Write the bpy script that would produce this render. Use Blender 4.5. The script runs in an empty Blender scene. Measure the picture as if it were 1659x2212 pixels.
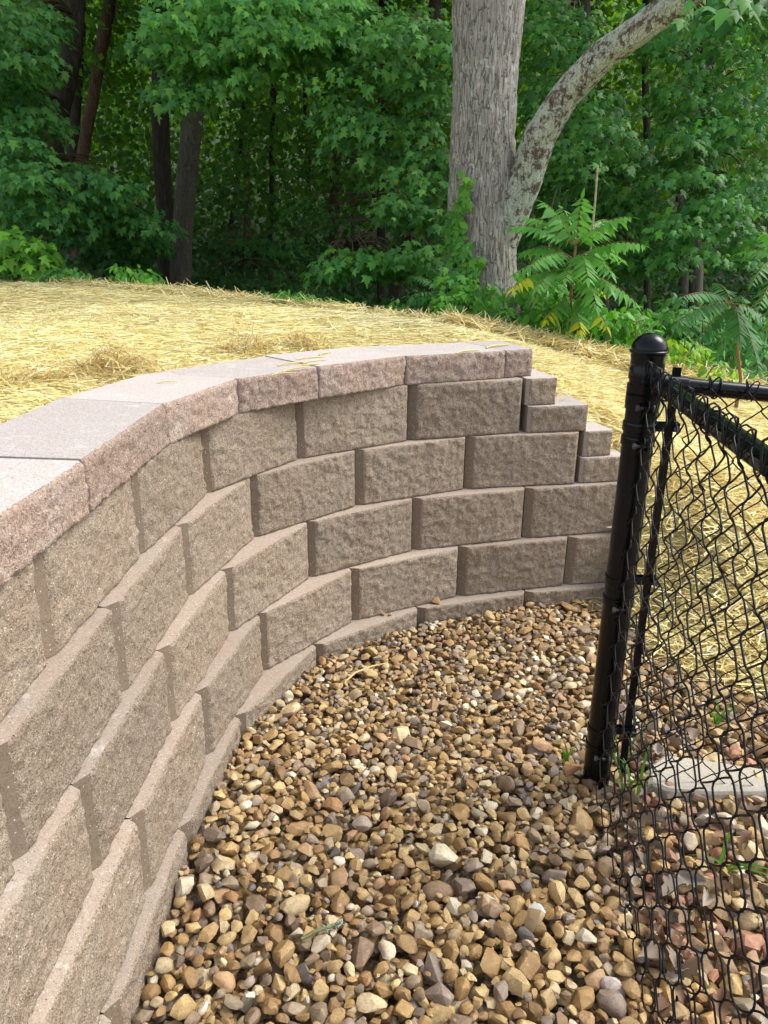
import bpy, bmesh, math, random
import numpy as np
from mathutils import Matrix, Vector

R = math.radians
rng = np.random.default_rng(7)
random.seed(7)
SC = bpy.context.scene
COL = SC.collection

# ------------------------------------------------------------------ camera, sky, sun, exposure
CAM = np.array([0.0, 0.0, 1.386])
PITCH, ROLL, FPX = R(19.62), R(-0.635), 1662.4      # focal length in pixels of a 1659 x 2212 picture
cam_d = bpy.data.cameras.new('camera'); cam = bpy.data.objects.new('camera', cam_d); COL.objects.link(cam)
cam_d.sensor_width = 36.0; cam_d.lens = FPX / 2212 * 36.0; cam_d.clip_end = 500; cam_d.clip_start = 0.02
cam.matrix_world = Matrix.Translation(Vector(CAM)) @ Matrix.Rotation(R(90) - PITCH, 4, 'X') @ Matrix.Rotation(-ROLL, 4, 'Z')
SC.camera = cam
SC.render.resolution_x, SC.render.resolution_y = 768, 1024

SUN_EL, SUN_AZ = R(50), R(76)          # azimuth clockwise from +Y (the view direction)
w = bpy.data.worlds.new('World'); SC.world = w; w.use_nodes = True
nt = w.node_tree; nt.nodes.clear()
sky = nt.nodes.new('ShaderNodeTexSky'); sky.sky_type = 'NISHITA'; sky.sun_disc = False
sky.sun_elevation = SUN_EL; sky.sun_rotation = SUN_AZ; sky.air_density = 1.0; sky.dust_density = 3.0
hsv = nt.nodes.new('ShaderNodeHueSaturation'); hsv.inputs['Saturation'].default_value = 0.5
bg = nt.nodes.new('ShaderNodeBackground'); bg.inputs[1].default_value = 0.15
wo = nt.nodes.new('ShaderNodeOutputWorld')
nt.links.new(sky.outputs[0], hsv.inputs['Color']); nt.links.new(hsv.outputs[0], bg.inputs[0]); nt.links.new(bg.outputs[0], wo.inputs[0])

sun_d = bpy.data.lights.new('sun', 'SUN'); sun_d.energy = 1.25; sun_d.angle = R(32); sun_d.color = (1.0, 0.97, 0.92)
sun = bpy.data.objects.new('sun', sun_d); COL.objects.link(sun); sun.location = (6, -3, 12)
sdir = Vector((math.sin(SUN_AZ) * math.cos(SUN_EL), math.cos(SUN_AZ) * math.cos(SUN_EL), math.sin(SUN_EL)))
sun.rotation_euler = (-sdir).to_track_quat('-Z', 'Y').to_euler()

SC.view_settings.view_transform = 'Standard'; SC.view_settings.look = 'None'
SC.view_settings.exposure = 1.28; SC.view_settings.gamma = 1.0

# ------------------------------------------------------------------ helpers
def ray(px, py):
    u = (px - 829.5) / FPX; v = (py - 1106) / FPX
    c, s = math.cos(ROLL), math.sin(ROLL); u, v = c * u - s * v, s * u + c * v
    return np.array([u, math.cos(PITCH) - v * math.sin(PITCH), -(math.sin(PITCH) + v * math.cos(PITCH))])
def P(px, py, Y):
    r = ray(px, py); return CAM + r * (Y / r[1])
def onz(px, py, z):
    r = ray(px, py); return CAM + r * ((z - CAM[2]) / r[2])
def project(q):
    q = np.atleast_2d(q) - CAM
    D = q[:, 1] * math.cos(PITCH) - q[:, 2] * math.sin(PITCH)
    V = -(q[:, 1] * math.sin(PITCH) + q[:, 2] * math.cos(PITCH))
    return 829.5 + FPX * q[:, 0] / D, 1106 + FPX * V / D, D
def unit(v): return v / (np.linalg.norm(v, axis=-1, keepdims=True) + 1e-12)

def _h(ix, iy, iz, s):
    n = (ix * 374761393 + iy * 668265263 + iz * 2147483647 + s * 1274126177) & 0xFFFFFFFF
    n = ((n ^ (n >> 13)) * 1274126177) & 0xFFFFFFFF
    n = ((n ^ (n >> 16)) * 2246822519) & 0xFFFFFFFF
    return ((n >> 8) & 0xFFFF) / 32767.5 - 1.0
def vn(p, scale, seed=0):
    p = np.asarray(p, float) * scale; i = np.floor(p).astype(np.int64); f = p - i; f = f * f * (3 - 2 * f)
    o = 0
    for dx in (0, 1):
        for dy in (0, 1):
            for dz in (0, 1):
                wgt = (f[..., 0] if dx else 1 - f[..., 0]) * (f[..., 1] if dy else 1 - f[..., 1]) * (f[..., 2] if dz else 1 - f[..., 2])
                o = o + wgt * _h(i[..., 0] + dx, i[..., 1] + dy, i[..., 2] + dz, seed)
    return o
def fbm(p, scale, seed=0, oct=3, gain=0.5):
    o = 0; a = 1
    for k in range(oct): o = o + a * vn(p, scale * 2 ** k, seed + 17 * k); a *= gain
    return o

def link(name, me, mats=None, parent=None):
    o = bpy.data.objects.new(name, me); COL.objects.link(o)
    if parent is not None: o.parent = parent
    if mats is not None:
        for m in (mats if isinstance(mats, (list, tuple)) else [mats]): me.materials.append(m)
    return o
def pymesh(name, verts, faces, smooth=False, mi=None):
    me = bpy.data.meshes.new(name); me.from_pydata([tuple(v) for v in verts], [], faces)
    if smooth: me.polygons.foreach_set('use_smooth', [True] * len(me.polygons))
    if mi is not None: me.polygons.foreach_set('material_index', mi)
    me.update(); return me
def trimesh(name, V, T, smooth=False, col=None):
    me = bpy.data.meshes.new(name); V = np.ascontiguousarray(V, np.float32); T = np.ascontiguousarray(T, np.int32)
    me.vertices.add(len(V)); me.vertices.foreach_set('co', V.ravel())
    me.loops.add(T.size); me.loops.foreach_set('vertex_index', T.ravel())
    k = T.shape[1]
    me.polygons.add(len(T)); me.polygons.foreach_set('loop_start', np.arange(0, T.size, k, dtype=np.int32))
    if smooth: me.polygons.foreach_set('use_smooth', np.ones(len(T), bool))
    if col is not None:
        a = me.color_attributes.new('Col', 'FLOAT_COLOR', 'POINT')
        c4 = np.ones((len(V), 4), np.float32); c4[:, :3] = col; a.data.foreach_set('color', c4.ravel())
    me.update(calc_edges=True); me.validate(); return me
def tag(o, label=None, cat=None, group=None, kind=None):
    if label: o['label'] = label
    if cat: o['category'] = cat
    if group: o['group'] = group
    if kind: o['kind'] = kind
    return o
def empty(name, loc, label, cat, group=None):
    o = bpy.data.objects.new(name, None); COL.objects.link(o); o.location = tuple(loc); o.empty_display_size = 0.1
    return tag(o, label, cat, group)
def child(name, me, mat, par):
    """mesh in world coordinates -> child of an Empty that has only a location"""
    me.transform(Matrix.Translation(-Vector(par.matrix_basis.translation))) if par is not None else None
    return link(name, me, mat, par)

class MB:
    def __init__(s): s.v = []; s.f = []; s.n = 0
    def add(s, V, F):
        V = np.asarray(V, float); s.v.append(V); s.f += [tuple(int(i) + s.n for i in f) for f in F]; s.n += len(V)
    def tube(s, pts, r, seg=8, cap=True):
        pts = np.asarray(pts, float); n = len(pts); r = np.broadcast_to(np.asarray(r, float), (n,))
        t = unit(np.gradient(pts, axis=0)); ref = np.array([0, 0, 1.0]) if abs(t[0][2]) < .9 else np.array([1.0, 0, 0])
        a = unit(np.cross(t[0], ref)); ang = np.linspace(0, 2 * math.pi, seg, endpoint=False); V = []
        for i in range(n):
            a = a - t[i] * a.dot(t[i]); a = a / (np.linalg.norm(a) + 1e-12); b = np.cross(t[i], a)
            V.append(pts[i] + r[i] * (np.cos(ang)[:, None] * a + np.sin(ang)[:, None] * b))
        F = [(i * seg + j, i * seg + (j + 1) % seg, (i + 1) * seg + (j + 1) % seg, (i + 1) * seg + j) for i in range(n - 1) for j in range(seg)]
        if cap: F += [tuple(range(seg))[::-1], tuple(range((n - 1) * seg, n * seg))]
        s.add(np.concatenate(V), F)
    def lathe(s, prof, c, seg=32):
        c = np.asarray(c, float); ang = np.linspace(0, 2 * math.pi, seg, endpoint=False); V = []
        for r, z in prof: V.append(np.stack([c[0] + r * np.cos(ang), c[1] + r * np.sin(ang), np.full(seg, c[2] + z)], 1))
        F = [(i * seg + j, i * seg + (j + 1) % seg, (i + 1) * seg + (j + 1) % seg, (i + 1) * seg + j) for i in range(len(prof) - 1) for j in range(seg)]
        F += [tuple(range(seg))[::-1], tuple(range((len(prof) - 1) * seg, len(prof) * seg))]
        s.add(np.concatenate(V), F)
    def box(s, c, ax, half):
        c = np.asarray(c, float); V = [c + sx * half[0] * np.asarray(ax[0]) + sy * half[1] * np.asarray(ax[1]) + sz * half[2] * np.asarray(ax[2]) for sx in (-1, 1) for sy in (-1, 1) for sz in (-1, 1)]
        s.add(V, [(0, 1, 3, 2), (4, 6, 7, 5), (0, 4, 5, 1), (2, 3, 7, 6), (0, 2, 6, 4), (1, 5, 7, 3)])
    def mesh(s, name, smooth=True, sharp=40):
        me = pymesh(name, np.concatenate(s.v), s.f, smooth)
        if smooth: me.set_sharp_from_angle(angle=R(sharp))
        return me

# ------------------------------------------------------------------ materials
def newmat(name):
    m = bpy.data.materials.new(name); m.use_nodes = True; t = m.node_tree
    return m, t, t.nodes['Principled BSDF'], t.nodes.new, t.links.new
def ramp(t, fac, stops):
    n = t.nodes.new('ShaderNodeValToRGB'); e = n.color_ramp.elements
    while len(e) < len(stops): e.new(0.5)
    for k, (p, c) in enumerate(stops): e[k].position = p; e[k].color = (*c, 1) if len(c) == 3 else c
    t.links.new(fac, n.inputs[0]); return n.outputs[0]
def noise(t, vec, scale, detail=3, rough=0.55, dist=0.0):
    n = t.nodes.new('ShaderNodeTexNoise'); n.inputs['Scale'].default_value = scale; n.inputs['Detail'].default_value = detail
    n.inputs['Roughness'].default_value = rough; n.inputs['Distortion'].default_value = dist
    if vec is not None: t.links.new(vec, n.inputs['Vector'])
    return n.outputs['Fac']
def geo_pos(t): return t.nodes.new('ShaderNodeNewGeometry').outputs['Position']
def mapping(t, vec, scale):
    m = t.nodes.new('ShaderNodeMapping'); m.inputs['Scale'].default_value = scale; t.links.new(vec, m.inputs['Vector']); return m.outputs[0]
def mix(t, fac, a, b, mode='MIX'):
    n = t.nodes.new('ShaderNodeMix'); n.data_type = 'RGBA'; n.blend_type = mode
    if isinstance(fac, (int, float)): n.inputs[0].default_value = fac
    else: t.links.new(fac, n.inputs[0])
    for i, c in ((6, a), (7, b)):
        if isinstance(c, tuple): n.inputs[i].default_value = (*c, 1)
        else: t.links.new(c, n.inputs[i])
    return n.outputs[2]
def bump(t, h, strength, dist, bsdf, prev=None):
    b = t.nodes.new('ShaderNodeBump'); b.inputs['Strength'].default_value = strength; b.inputs['Distance'].default_value = dist
    t.links.new(h, b.inputs['Height'])
    if prev is not None: t.links.new(prev, b.inputs['Normal'])
    t.links.new(b.outputs[0], bsdf.inputs['Normal']); return b.outputs[0]

def concrete(name, dark, base, light, tint, white, rough_face):
    """split-face block concrete: aggregate speckle, blotches, pale salts"""
    m, t, b, N, L = newmat(name); p = geo_pos(t)
    oi = N('ShaderNodeObjectInfo').outputs['Random']
    g1 = noise(t, p, 330, 3, 0.7); g2 = noise(t, p, 120, 3, 0.65); big = noise(t, p, 7, 3, 0.6)
    c = ramp(t, g1, [(0.30, dark), (0.48, base), (0.68, light)])
    c = mix(t, ramp(t, g2, [(0.42, (0, 0, 0)), (0.62, (0.45, 0.45, 0.45))]), c, light)
    c = mix(t, ramp(t, big, [(0.35, (0, 0, 0)), (0.7, (0.75, 0.75, 0.75))]), c, mix(t, 0.6, c, tint, 'MULTIPLY'))
    v = N('ShaderNodeTexVoronoi'); v.inputs['Scale'].default_value = 150; L(p, v.inputs['Vector'])
    spk = ramp(t, v.outputs['Distance'], [(0.0, (1, 1, 1)), (0.16, (1, 1, 1)), (0.22, (0, 0, 0))])
    sel = N('ShaderNodeSeparateColor'); L(v.outputs['Color'], sel.inputs[0])
    hi = N('ShaderNodeMath'); hi.operation = 'GREATER_THAN'; hi.inputs[1].default_value = 0.72; L(sel.outputs[0], hi.inputs[0])
    lo = N('ShaderNodeMath'); lo.operation = 'LESS_THAN'; lo.inputs[1].default_value = 0.2; L(sel.outputs[0], lo.inputs[0])
    for flag, colr in ((hi, (0.62, 0.56, 0.5)), (lo, (0.09, 0.07, 0.06))):
        mm = N('ShaderNodeMath'); mm.operation = 'MULTIPLY'; L(flag.outputs[0], mm.inputs[0]); L(spk, mm.inputs[1])
        c = mix(t, mm.outputs[0], c, colr)
    salt = noise(t, p, 13, 5, 0.75)
    c = mix(t, ramp(t, salt, [(white, (0, 0, 0)), (white + 0.14, (0.6, 0.6, 0.6))]), c, (0.66, 0.63, 0.61))
    spot = noise(t, p, 24, 4, 0.7); c = mix(t, ramp(t, spot, [(0.715, (0, 0, 0)), (0.76, (0.8, 0.8, 0.8))]), c, (0.68, 0.66, 0.63))
    ob = N('ShaderNodeMapRange'); ob.inputs[3].default_value = 0.88; ob.inputs[4].default_value = 1.12; L(oi, ob.inputs[0])
    h = N('ShaderNodeHueSaturation'); L(ob.outputs[0], h.inputs['Value']); L(c, h.inputs['Color'])
    L(h.outputs[0], b.inputs['Base Color']); b.inputs['Roughness'].default_value = 0.93; b.inputs['Specular IOR Level'].default_value = 0.2
    n1 = bump(t, g2, 0.7 if rough_face else 0.25, 0.007 if rough_face else 0.002, b)
    bump(t, g1, 0.9 if rough_face else 0.45, 0.0045 if rough_face else 0.0012, b, n1)
    return m
M = {}
M['split'] = concrete('block_split_face', (0.10, 0.077, 0.058), (0.262, 0.207, 0.150), (0.47, 0.395, 0.31), (0.92, 0.82, 0.74), 0.675, True)
M['smooth'] = concrete('block_smooth_side', (0.135, 0.104, 0.074), (0.20, 0.155, 0.112), (0.27, 0.22, 0.165), (1.0, 0.88, 0.76), 0.76, False)
M['ledge'] = concrete('block_top', (0.2, 0.163, 0.13), (0.325, 0.27, 0.22), (0.45, 0.385, 0.32), (1.0, 0.86, 0.74), 0.60, False)
M['capface'] = concrete('cap_split_face', (0.10, 0.070, 0.053), (0.285, 0.213, 0.168), (0.52, 0.44, 0.375), (1.0, 0.76, 0.64), 0.62, True)
M['captop'] = concrete('cap_top', (0.27, 0.237, 0.215), (0.385, 0.345, 0.318), (0.51, 0.475, 0.45), (1.0, 0.88, 0.82), 0.575, False)
M['slab'] = concrete('pale_concrete', (0.29, 0.26, 0.21), (0.39, 0.355, 0.285), (0.49, 0.455, 0.385), (1, 0.95, 0.88), 0.75, False)

def plain(name, col, rough=0.6, spec=0.4, nscale=None, var=0.25, bmp=None):
    m, t, b, N, L = newmat(name); b.inputs['Roughness'].default_value = rough; b.inputs['Specular IOR Level'].default_value = spec
    if nscale:
        f = noise(t, geo_pos(t), nscale, 4, 0.6)
        L(ramp(t, f, [(0.3, tuple(c * (1 - var) for c in col)), (0.7, tuple(min(1, c * (1 + var)) for c in col))]), b.inputs['Base Color'])
        if bmp: bump(t, f, 0.5, bmp, b)
    else: b.inputs['Base Color'].default_value = (*col, 1)
    return m
def black_paint(name, rough):
    m, t, b, N, L = newmat(name); p = geo_pos(t)
    f = noise(t, p, 60, 4, 0.7); s = noise(t, p, 9, 4, 0.7)
    c = ramp(t, s, [(0.45, (0.003, 0.0036, 0.0048)), (0.8, (0.008, 0.0085, 0.0095))])
    c = mix(t, ramp(t, f, [(0.72, (0, 0, 0)), (0.82, (0.10, 0.10, 0.10))]), c, (0.08, 0.08, 0.075))
    L(c, b.inputs['Base Color'])
    rr = N('ShaderNodeMapRange'); rr.inputs[3].default_value = rough - 0.07; rr.inputs[4].default_value = rough + 0.15; L(s, rr.inputs[0]); L(rr.outputs[0], b.inputs['Roughness']); b.inputs['Specular IOR Level'].default_value = 0.22
    bump(t, f, 0.05, 0.0004, b); return m
M['black'] = black_paint('black_coated_steel', 0.13)
M['wire'] = black_paint('black_vinyl_wire', 0.36)
M['bolt'] = plain('dark_bolt', (0.05, 0.05, 0.055), 0.35, 0.6)

def stone_mat(name, use_obj):
    m, t, b, N, L = newmat(name); p = geo_pos(t)
    if use_obj: base = N('ShaderNodeObjectInfo').outputs['Color']
    else:
        a = N('ShaderNodeAttribute'); a.attribute_name = 'Col'; base = a.outputs['Color']
    n1 = noise(t, p, 42, 4, 0.65, 0.6); n2 = noise(t, p, 260, 3, 0.6); n3 = noise(t, p, 75, 5, 0.7)
    c = mix(t, ramp(t, n1, [(0.36, (0, 0, 0)), (0.62, (1, 1, 1))]), mix(t, 0.55, base, (0.55, 0.47, 0.40), 'MULTIPLY'), base)
    c = mix(t, ramp(t, n3, [(0.60, (0, 0, 0)), (0.72, (0.7, 0.7, 0.7))]), c, mix(t, 0.6, base, (0.72, 0.6, 0.42)))
    c = mix(t, ramp(t, n2, [(0.3, (0.4, 0.4, 0.4)), (0.5, (0, 0, 0))]), c, (0.05, 0.035, 0.025))
    L(c, b.inputs['Base Color']); b.inputs['Roughness'].default_value = 0.62; b.inputs['Specular IOR Level'].default_value = 0.35
    x = bump(t, n1, 0.3, 0.004, b); bump(t, n2, 0.25, 0.001, b, x); return m
M['stone'] = stone_mat('pebble_single', True); M['stones'] = stone_mat('pebble_mass', False)

def gravel_floor():
    m, t, b, N, L = newmat('gravel_floor'); p = geo_pos(t)
    v = N('ShaderNodeTexVoronoi'); v.inputs['Scale'].default_value = 55; L(p, v.inputs['Vector'])
    sp = N('ShaderNodeSeparateColor'); L(v.outputs['Color'], sp.inputs[0])
    c = ramp(t, sp.outputs[0], [(0, (0.09, 0.055, 0.03)), (0.35, (0.2, 0.13, 0.07)), (0.7, (0.34, 0.24, 0.13)), (1, (0.45, 0.38, 0.28))])
    L(c, b.inputs['Base Color']); b.inputs['Roughness'].default_value = 0.9
    bump(t, ramp(t, v.outputs['Distance'], [(0, (1, 1, 1)), (0.6, (0, 0, 0))]), 1.0, 0.012, b); return m
M['gravelfloor'] = gravel_floor()

def straw_floor():
    m, t, b, N, L = newmat('straw_mat'); p = geo_pos(t)
    f = noise(t, mapping(t, p, (40, 130, 60)), 1.0, 4, 0.7, 1.2); g = noise(t, p, 2.2, 4, 0.6); s = noise(t, mapping(t, p, (130, 40, 60)), 1.0, 4, 0.7, 1.2)
    c = ramp(t, f, [(0.3, (0.46, 0.39, 0.17)), (0.5, (0.68, 0.60, 0.30)), (0.7, (0.82, 0.75, 0.45))])
    c = mix(t, ramp(t, s, [(0.45, (0, 0, 0)), (0.6, (0.6, 0.6, 0.6))]), c, (0.55, 0.5, 0.22))
    c = mix(t, ramp(t, g, [(0.45, (0, 0, 0)), (0.65, (0.4, 0.4, 0.4))]), c, (0.58, 0.53, 0.26))
    L(c, b.inputs['Base Color']); b.inputs['Roughness'].default_value = 0.85; bump(t, f, 0.8, 0.012, b); return m
M['strawfloor'] = straw_floor()
def attr_mat(name, rough, spec, transl, bmp=None):
    m, t, b, N, L = newmat(name); a = N('ShaderNodeAttribute'); a.attribute_name = 'Col'
    b.inputs['Roughness'].default_value = rough; b.inputs['Specular IOR Level'].default_value = spec
    L(a.outputs['Color'], b.inputs['Base Color'])
    if transl:
        tr = N('ShaderNodeBsdfTranslucent'); mx = N('ShaderNodeMixShader'); mx.inputs[0].default_value = transl
        bri = N('ShaderNodeHueSaturation'); bri.inputs['Value'].default_value = 1.5; bri.inputs['Saturation'].default_value = 1.15; bri.inputs['Hue'].default_value = 0.485
        L(a.outputs['Color'], bri.inputs['Color']); L(bri.outputs[0], tr.inputs['Color'])
        L(b.outputs[0], mx.inputs[1]); L(tr.outputs[0], mx.inputs[2]); L(mx.outputs[0], t.nodes['Material Output'].inputs['Surface'])
    return m
M['straw'] = attr_mat('straw_stalk', 0.75, 0.2, 0.12)
M['leaf'] = attr_mat('green_leaf', 0.5, 0.22, 0.36)
M['litter'] = attr_mat('dead_leaf', 0.8, 0.2, 0.1)

def bark(name, c0, c1, c2, lichen, moss, ridge=1.0, scale=1.0):
    m, t, b, N, L = newmat(name); p = geo_pos(t)
    st = noise(t, mapping(t, p, (46 * scale, 46 * scale, 7 * scale)), 1.0, 4, 0.6, 0.25)
    fine = noise(t, p, 130, 4, 0.7); lic = noise(t, p, 17, 7, 0.78, 0.2); big = noise(t, p, 2.0, 3, 0.6)
    wv = N('ShaderNodeVectorMath'); wv.operation = 'MULTIPLY_ADD'; nz_ = N('ShaderNodeTexNoise'); nz_.inputs['Scale'].default_value = 9; L(p, nz_.inputs['Vector'])
    L(nz_.outputs['Color'], wv.inputs[0]); wv.inputs[1].default_value = (.03, .03, .05); L(p, wv.inputs[2])
    vo = N('ShaderNodeTexVoronoi'); vo.feature = 'DISTANCE_TO_EDGE'; vo.inputs['Scale'].default_value = 1.0; L(mapping(t, wv.outputs[0], (58 * scale, 58 * scale, 6.0 * scale)), vo.inputs['Vector'])
    fm_ = N('ShaderNodeMath'); fm_.operation = 'MULTIPLY_ADD'; L(fine, fm_.inputs[0]); fm_.inputs[1].default_value = .35; L(vo.outputs['Distance'], fm_.inputs[2])
    fur = ramp(t, fm_.outputs[0], [(0.13, (0, 0, 0)), (0.24, (1, 1, 1))])
    c = ramp(t, st, [(0.25, c1), (0.5, c1), (0.72, c2)]); c = mix(t, fur, c0, c)
    c = mix(t, ramp(t, fine, [(0.35, (0.35, 0.35, 0.35)), (0.55, (0, 0, 0))]), c, c0)
    if moss: c = mix(t, ramp(t, big, [(0.55, (0, 0, 0)), (0.75, (moss, moss, moss))]), c, (0.09, 0.085, 0.025))
    if lichen: c = mix(t, ramp(t, lic, [(lichen, (0, 0, 0)), (lichen + 0.06, (0.85, 0.85, 0.85))]), c, ramp(t, fine, [(0.3, (0.28, 0.32, 0.26)), (0.7, (0.58, 0.62, 0.5))]))
    L(c, b.inputs['Base Color']); b.inputs['Roughness'].default_value = 0.95; b.inputs['Specular IOR Level'].default_value = 0.15
    x = bump(t, fur, 0.8 * ridge, 0.008, b); bump(t, fine, 0.5, 0.004, b, x); return m
M['bark_big'] = bark('grey_ridged_bark', (0.165, 0.145, 0.12), (0.285, 0.265, 0.235), (0.40, 0.382, 0.35), 0.555, 0.3)
M['bark_limb'] = bark('lichened_bark', (0.045, 0.035, 0.025), (0.13, 0.1, 0.075), (0.24, 0.20, 0.155), 0.445, 0.2, 0.8)
M['bark_dark'] = bark('dark_forest_bark', (0.02, 0.016, 0.012), (0.055, 0.045, 0.034), (0.1, 0.085, 0.065), 0.72, 0.3, 0.7, 0.7)
M['bark_pale'] = bark('pale_forest_bark', (0.05, 0.045, 0.035), (0.13, 0.115, 0.09), (0.22, 0.2, 0.165), 0.62, 0.3, 0.7, 0.7)
M['bark_red'] = bark('reddish_forest_bark', (0.035, 0.02, 0.013), (0.1, 0.062, 0.04), (0.17, 0.115, 0.08), 0.7, 0.2, 0.7, 0.7)
M['twig'] = plain('brown_twig', (0.1, 0.07, 0.045), 0.85, 0.2, 60, 0.4)
M['stem'] = plain('red_brown_stem', (0.22, 0.12, 0.055), 0.7, 0.3, 40, 0.3)
M['cane'] = plain('bleached_cane', (0.38, 0.32, 0.22), 0.8, 0.25, 40, 0.3)
M['soil'] = plain('bare_soil', (0.16, 0.1, 0.055), 0.95, 0.1, 25, 0.4, 0.01)
def forest_floor():
    m, t, b, N, L = newmat('forest_floor'); p = geo_pos(t)
    f = noise(t, p, 6, 6, 0.7); g = noise(t, p, 1.1, 3, 0.6)
    c = ramp(t, f, [(0.3, (0.010, 0.009, 0.005)), (0.5, (0.026, 0.022, 0.012)), (0.7, (0.05, 0.04, 0.022))])
    c = mix(t, ramp(t, g, [(0.35, (0, 0, 0)), (0.55, (0.9, 0.9, 0.9))]), c, (0.014, 0.036, 0.009))
    L(c, b.inputs['Base Color']); b.inputs['Roughness'].default_value = 1; bump(t, f, 0.8, 0.05, b); return m
M['forestfloor'] = forest_floor()

# ------------------------------------------------------------------ wall lay-out in plan (z: gravel 0, coping top 1.0)
HC, HB = 0.1016, 0.2032
J = {1: [(-.587, 1.151), (-.572, 1.615), (-.523, 2.075), (-.299, 2.458), (.078, 2.726), (.512, 2.868)],
     2: [(-.549, 1.363), (-.527, 1.82), (-.426, 2.257), (-.108, 2.585), (.300, 2.792), (.744, 2.88)],
     3: [(-.533, 1.091), (-.516, 1.55), (-.465, 2.005), (-.266, 2.41), (.101, 2.672), (.538, 2.806), (.95, 2.90)],
     4: [(-.503, 1.240), (-.478, 1.695), (-.395, 2.13), (-.12, 2.487), (.282, 2.706), (.723, 2.818), (.95, 2.862)],
     5: [(-.488, .985), (-.471, 1.439), (-.424, 1.888), (-.237, 2.308), (.125, 2.595), (.556, 2.745), (.955, 2.83)]}
for k, pts in J.items():
    d = np.array(pts[0]) - np.array(pts[1]); d[0] *= 0.5; d = d / np.linalg.norm(d)
    while pts[0][1] > -0.5: pts.insert(0, tuple(np.array(pts[0]) + d * 0.457))
FACE_E = []                                        # the buried course's front line, edge of the gravel
for a, b_ in zip(J[5], J[5][1:]):
    a, b_ = np.array(a), np.array(b_); t_ = unit(b_ - a); n_ = np.array([t_[1], -t_[0]]); FACE_E += [a + n_ * .02, b_ + n_ * .02]
FACE_E = np.array(FACE_E)
CAPF = [(-.60, -.52), (-.59, -.05), (-.578, .42), (-.565, .88), (-.546, 1.349), (-.534, 1.847), (-.424, 2.212), (-.212, 2.440), (.07, 2.697), (.442, 2.863), (.556, 2.925)]
CAPB = [(-.89, -.52), (-.88, -.05), (-.865, .42), (-.85, .88), (-.835, 1.37), (-.808, 1.90), (-.705, 2.285), (-.415, 2.66), (-.105, 2.925), (.314, 3.10), (.463, 3.165)]

def inpoly(x, y, poly):
    poly = np.asarray(poly); c = np.zeros(np.shape(x), bool); n = len(poly)
    for i in range(n):
        x0, y0 = poly[i]; x1, y1 = poly[i - 1]
        c ^= ((y0 > y) != (y1 > y)) & (x < (x1 - x0) * (y - y0) / (y1 - y0 + 1e-12) + x0)
    return c

# ------------------------------------------------------------------ ground heights
CP = np.array([(-.85, 0, .985), (-.85, 1, .985), (-.82, 1.7, .98), (-.7, 2.35, .975), (-.38, 2.75, .97), (.05, 3.02, .965), (.40, 3.2, .955),
    (-4, 0, 1.0), (-7, 0, 1.0), (-3, 2.5, 1.0), (-1.8, 3.5, .995), (-7, 6, 1.03), (-3.5, 7.3, 1.0), (-1.4, 5.6, 1.0), (.1, 4.35, .95), (-5.5, 9, 1.03),
    (.68, 3.1, .82), (.80, 3.1, .72), (.98, 3.05, .58), (.98, 2.86, .34), (.96, 2.68, .04), (1.035, 2.25, .0), (1.25, 2.2, .0), (2.2, 2.0, -.05), (.8, 2.2, -.10), (.6, 1.2, -.12), (2.0, 0.5, -.12), (4, 1, -.1),
    (1.3, 2.75, .33), (2.2, 2.9, .2), (1.25, 3.4, .58), (.65, 5.2, .80), (1.25, 4.5, .75), (2.3, 4.63, .55), (4, 4.6, .3), (2.2, 3.7, .42), (.7, 4.2, .86)])
def _k(a, b): return np.linalg.norm(a[:, None, :2] - b[None, :, :2], axis=2)
_A = _k(CP, CP); _n = len(CP); _B = np.zeros((_n + 1, _n + 1)); _B[:_n, :_n] = _A; _B[:_n, _n] = 1; _B[_n, :_n] = 1
_W = np.linalg.solve(_B, np.append(CP[:, 2], 0))
CREST = np.array([(-9, 11.5), (-3.54, 7.34), (-2.4, 6.4), (-1.4, 5.6), (-.6, 4.95), (.1, 4.38), (.45, 4.42), (.8, 4.5), (1.25, 4.45), (2.3, 4.6), (6, 5.2)])
def crest_y(x): return np.interp(x, CREST[:, 0], CREST[:, 1])
def gz(x, y):
    x = np.atleast_1d(np.asarray(x, float)); y = np.atleast_1d(np.asarray(y, float)); yc = crest_y(x)
    q = np.stack([np.clip(x, -8, 4), np.minimum(np.clip(y, -1, 10), yc + 0.8)], 1)
    h = np.concatenate([_k(c, CP) @ _W[:_n] + _W[_n] for c in np.array_split(q, max(1, len(q) // 20000 + 1))])
    d = np.maximum(0, (y - yc - 0.15) * 0.8)
    h = h - 1.9 * (1 - np.exp(-d / 5.0)) + np.maximum(0, y - 22) * 0.33
    return h + 0.012 * vn(np.stack([x, y, 0 * x], -1), 2.3, 5) * (y > 0) + 0.1 * np.minimum(1, d / 3) * vn(np.stack([x, y, 0 * x], -1), 0.7, 6)

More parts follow.
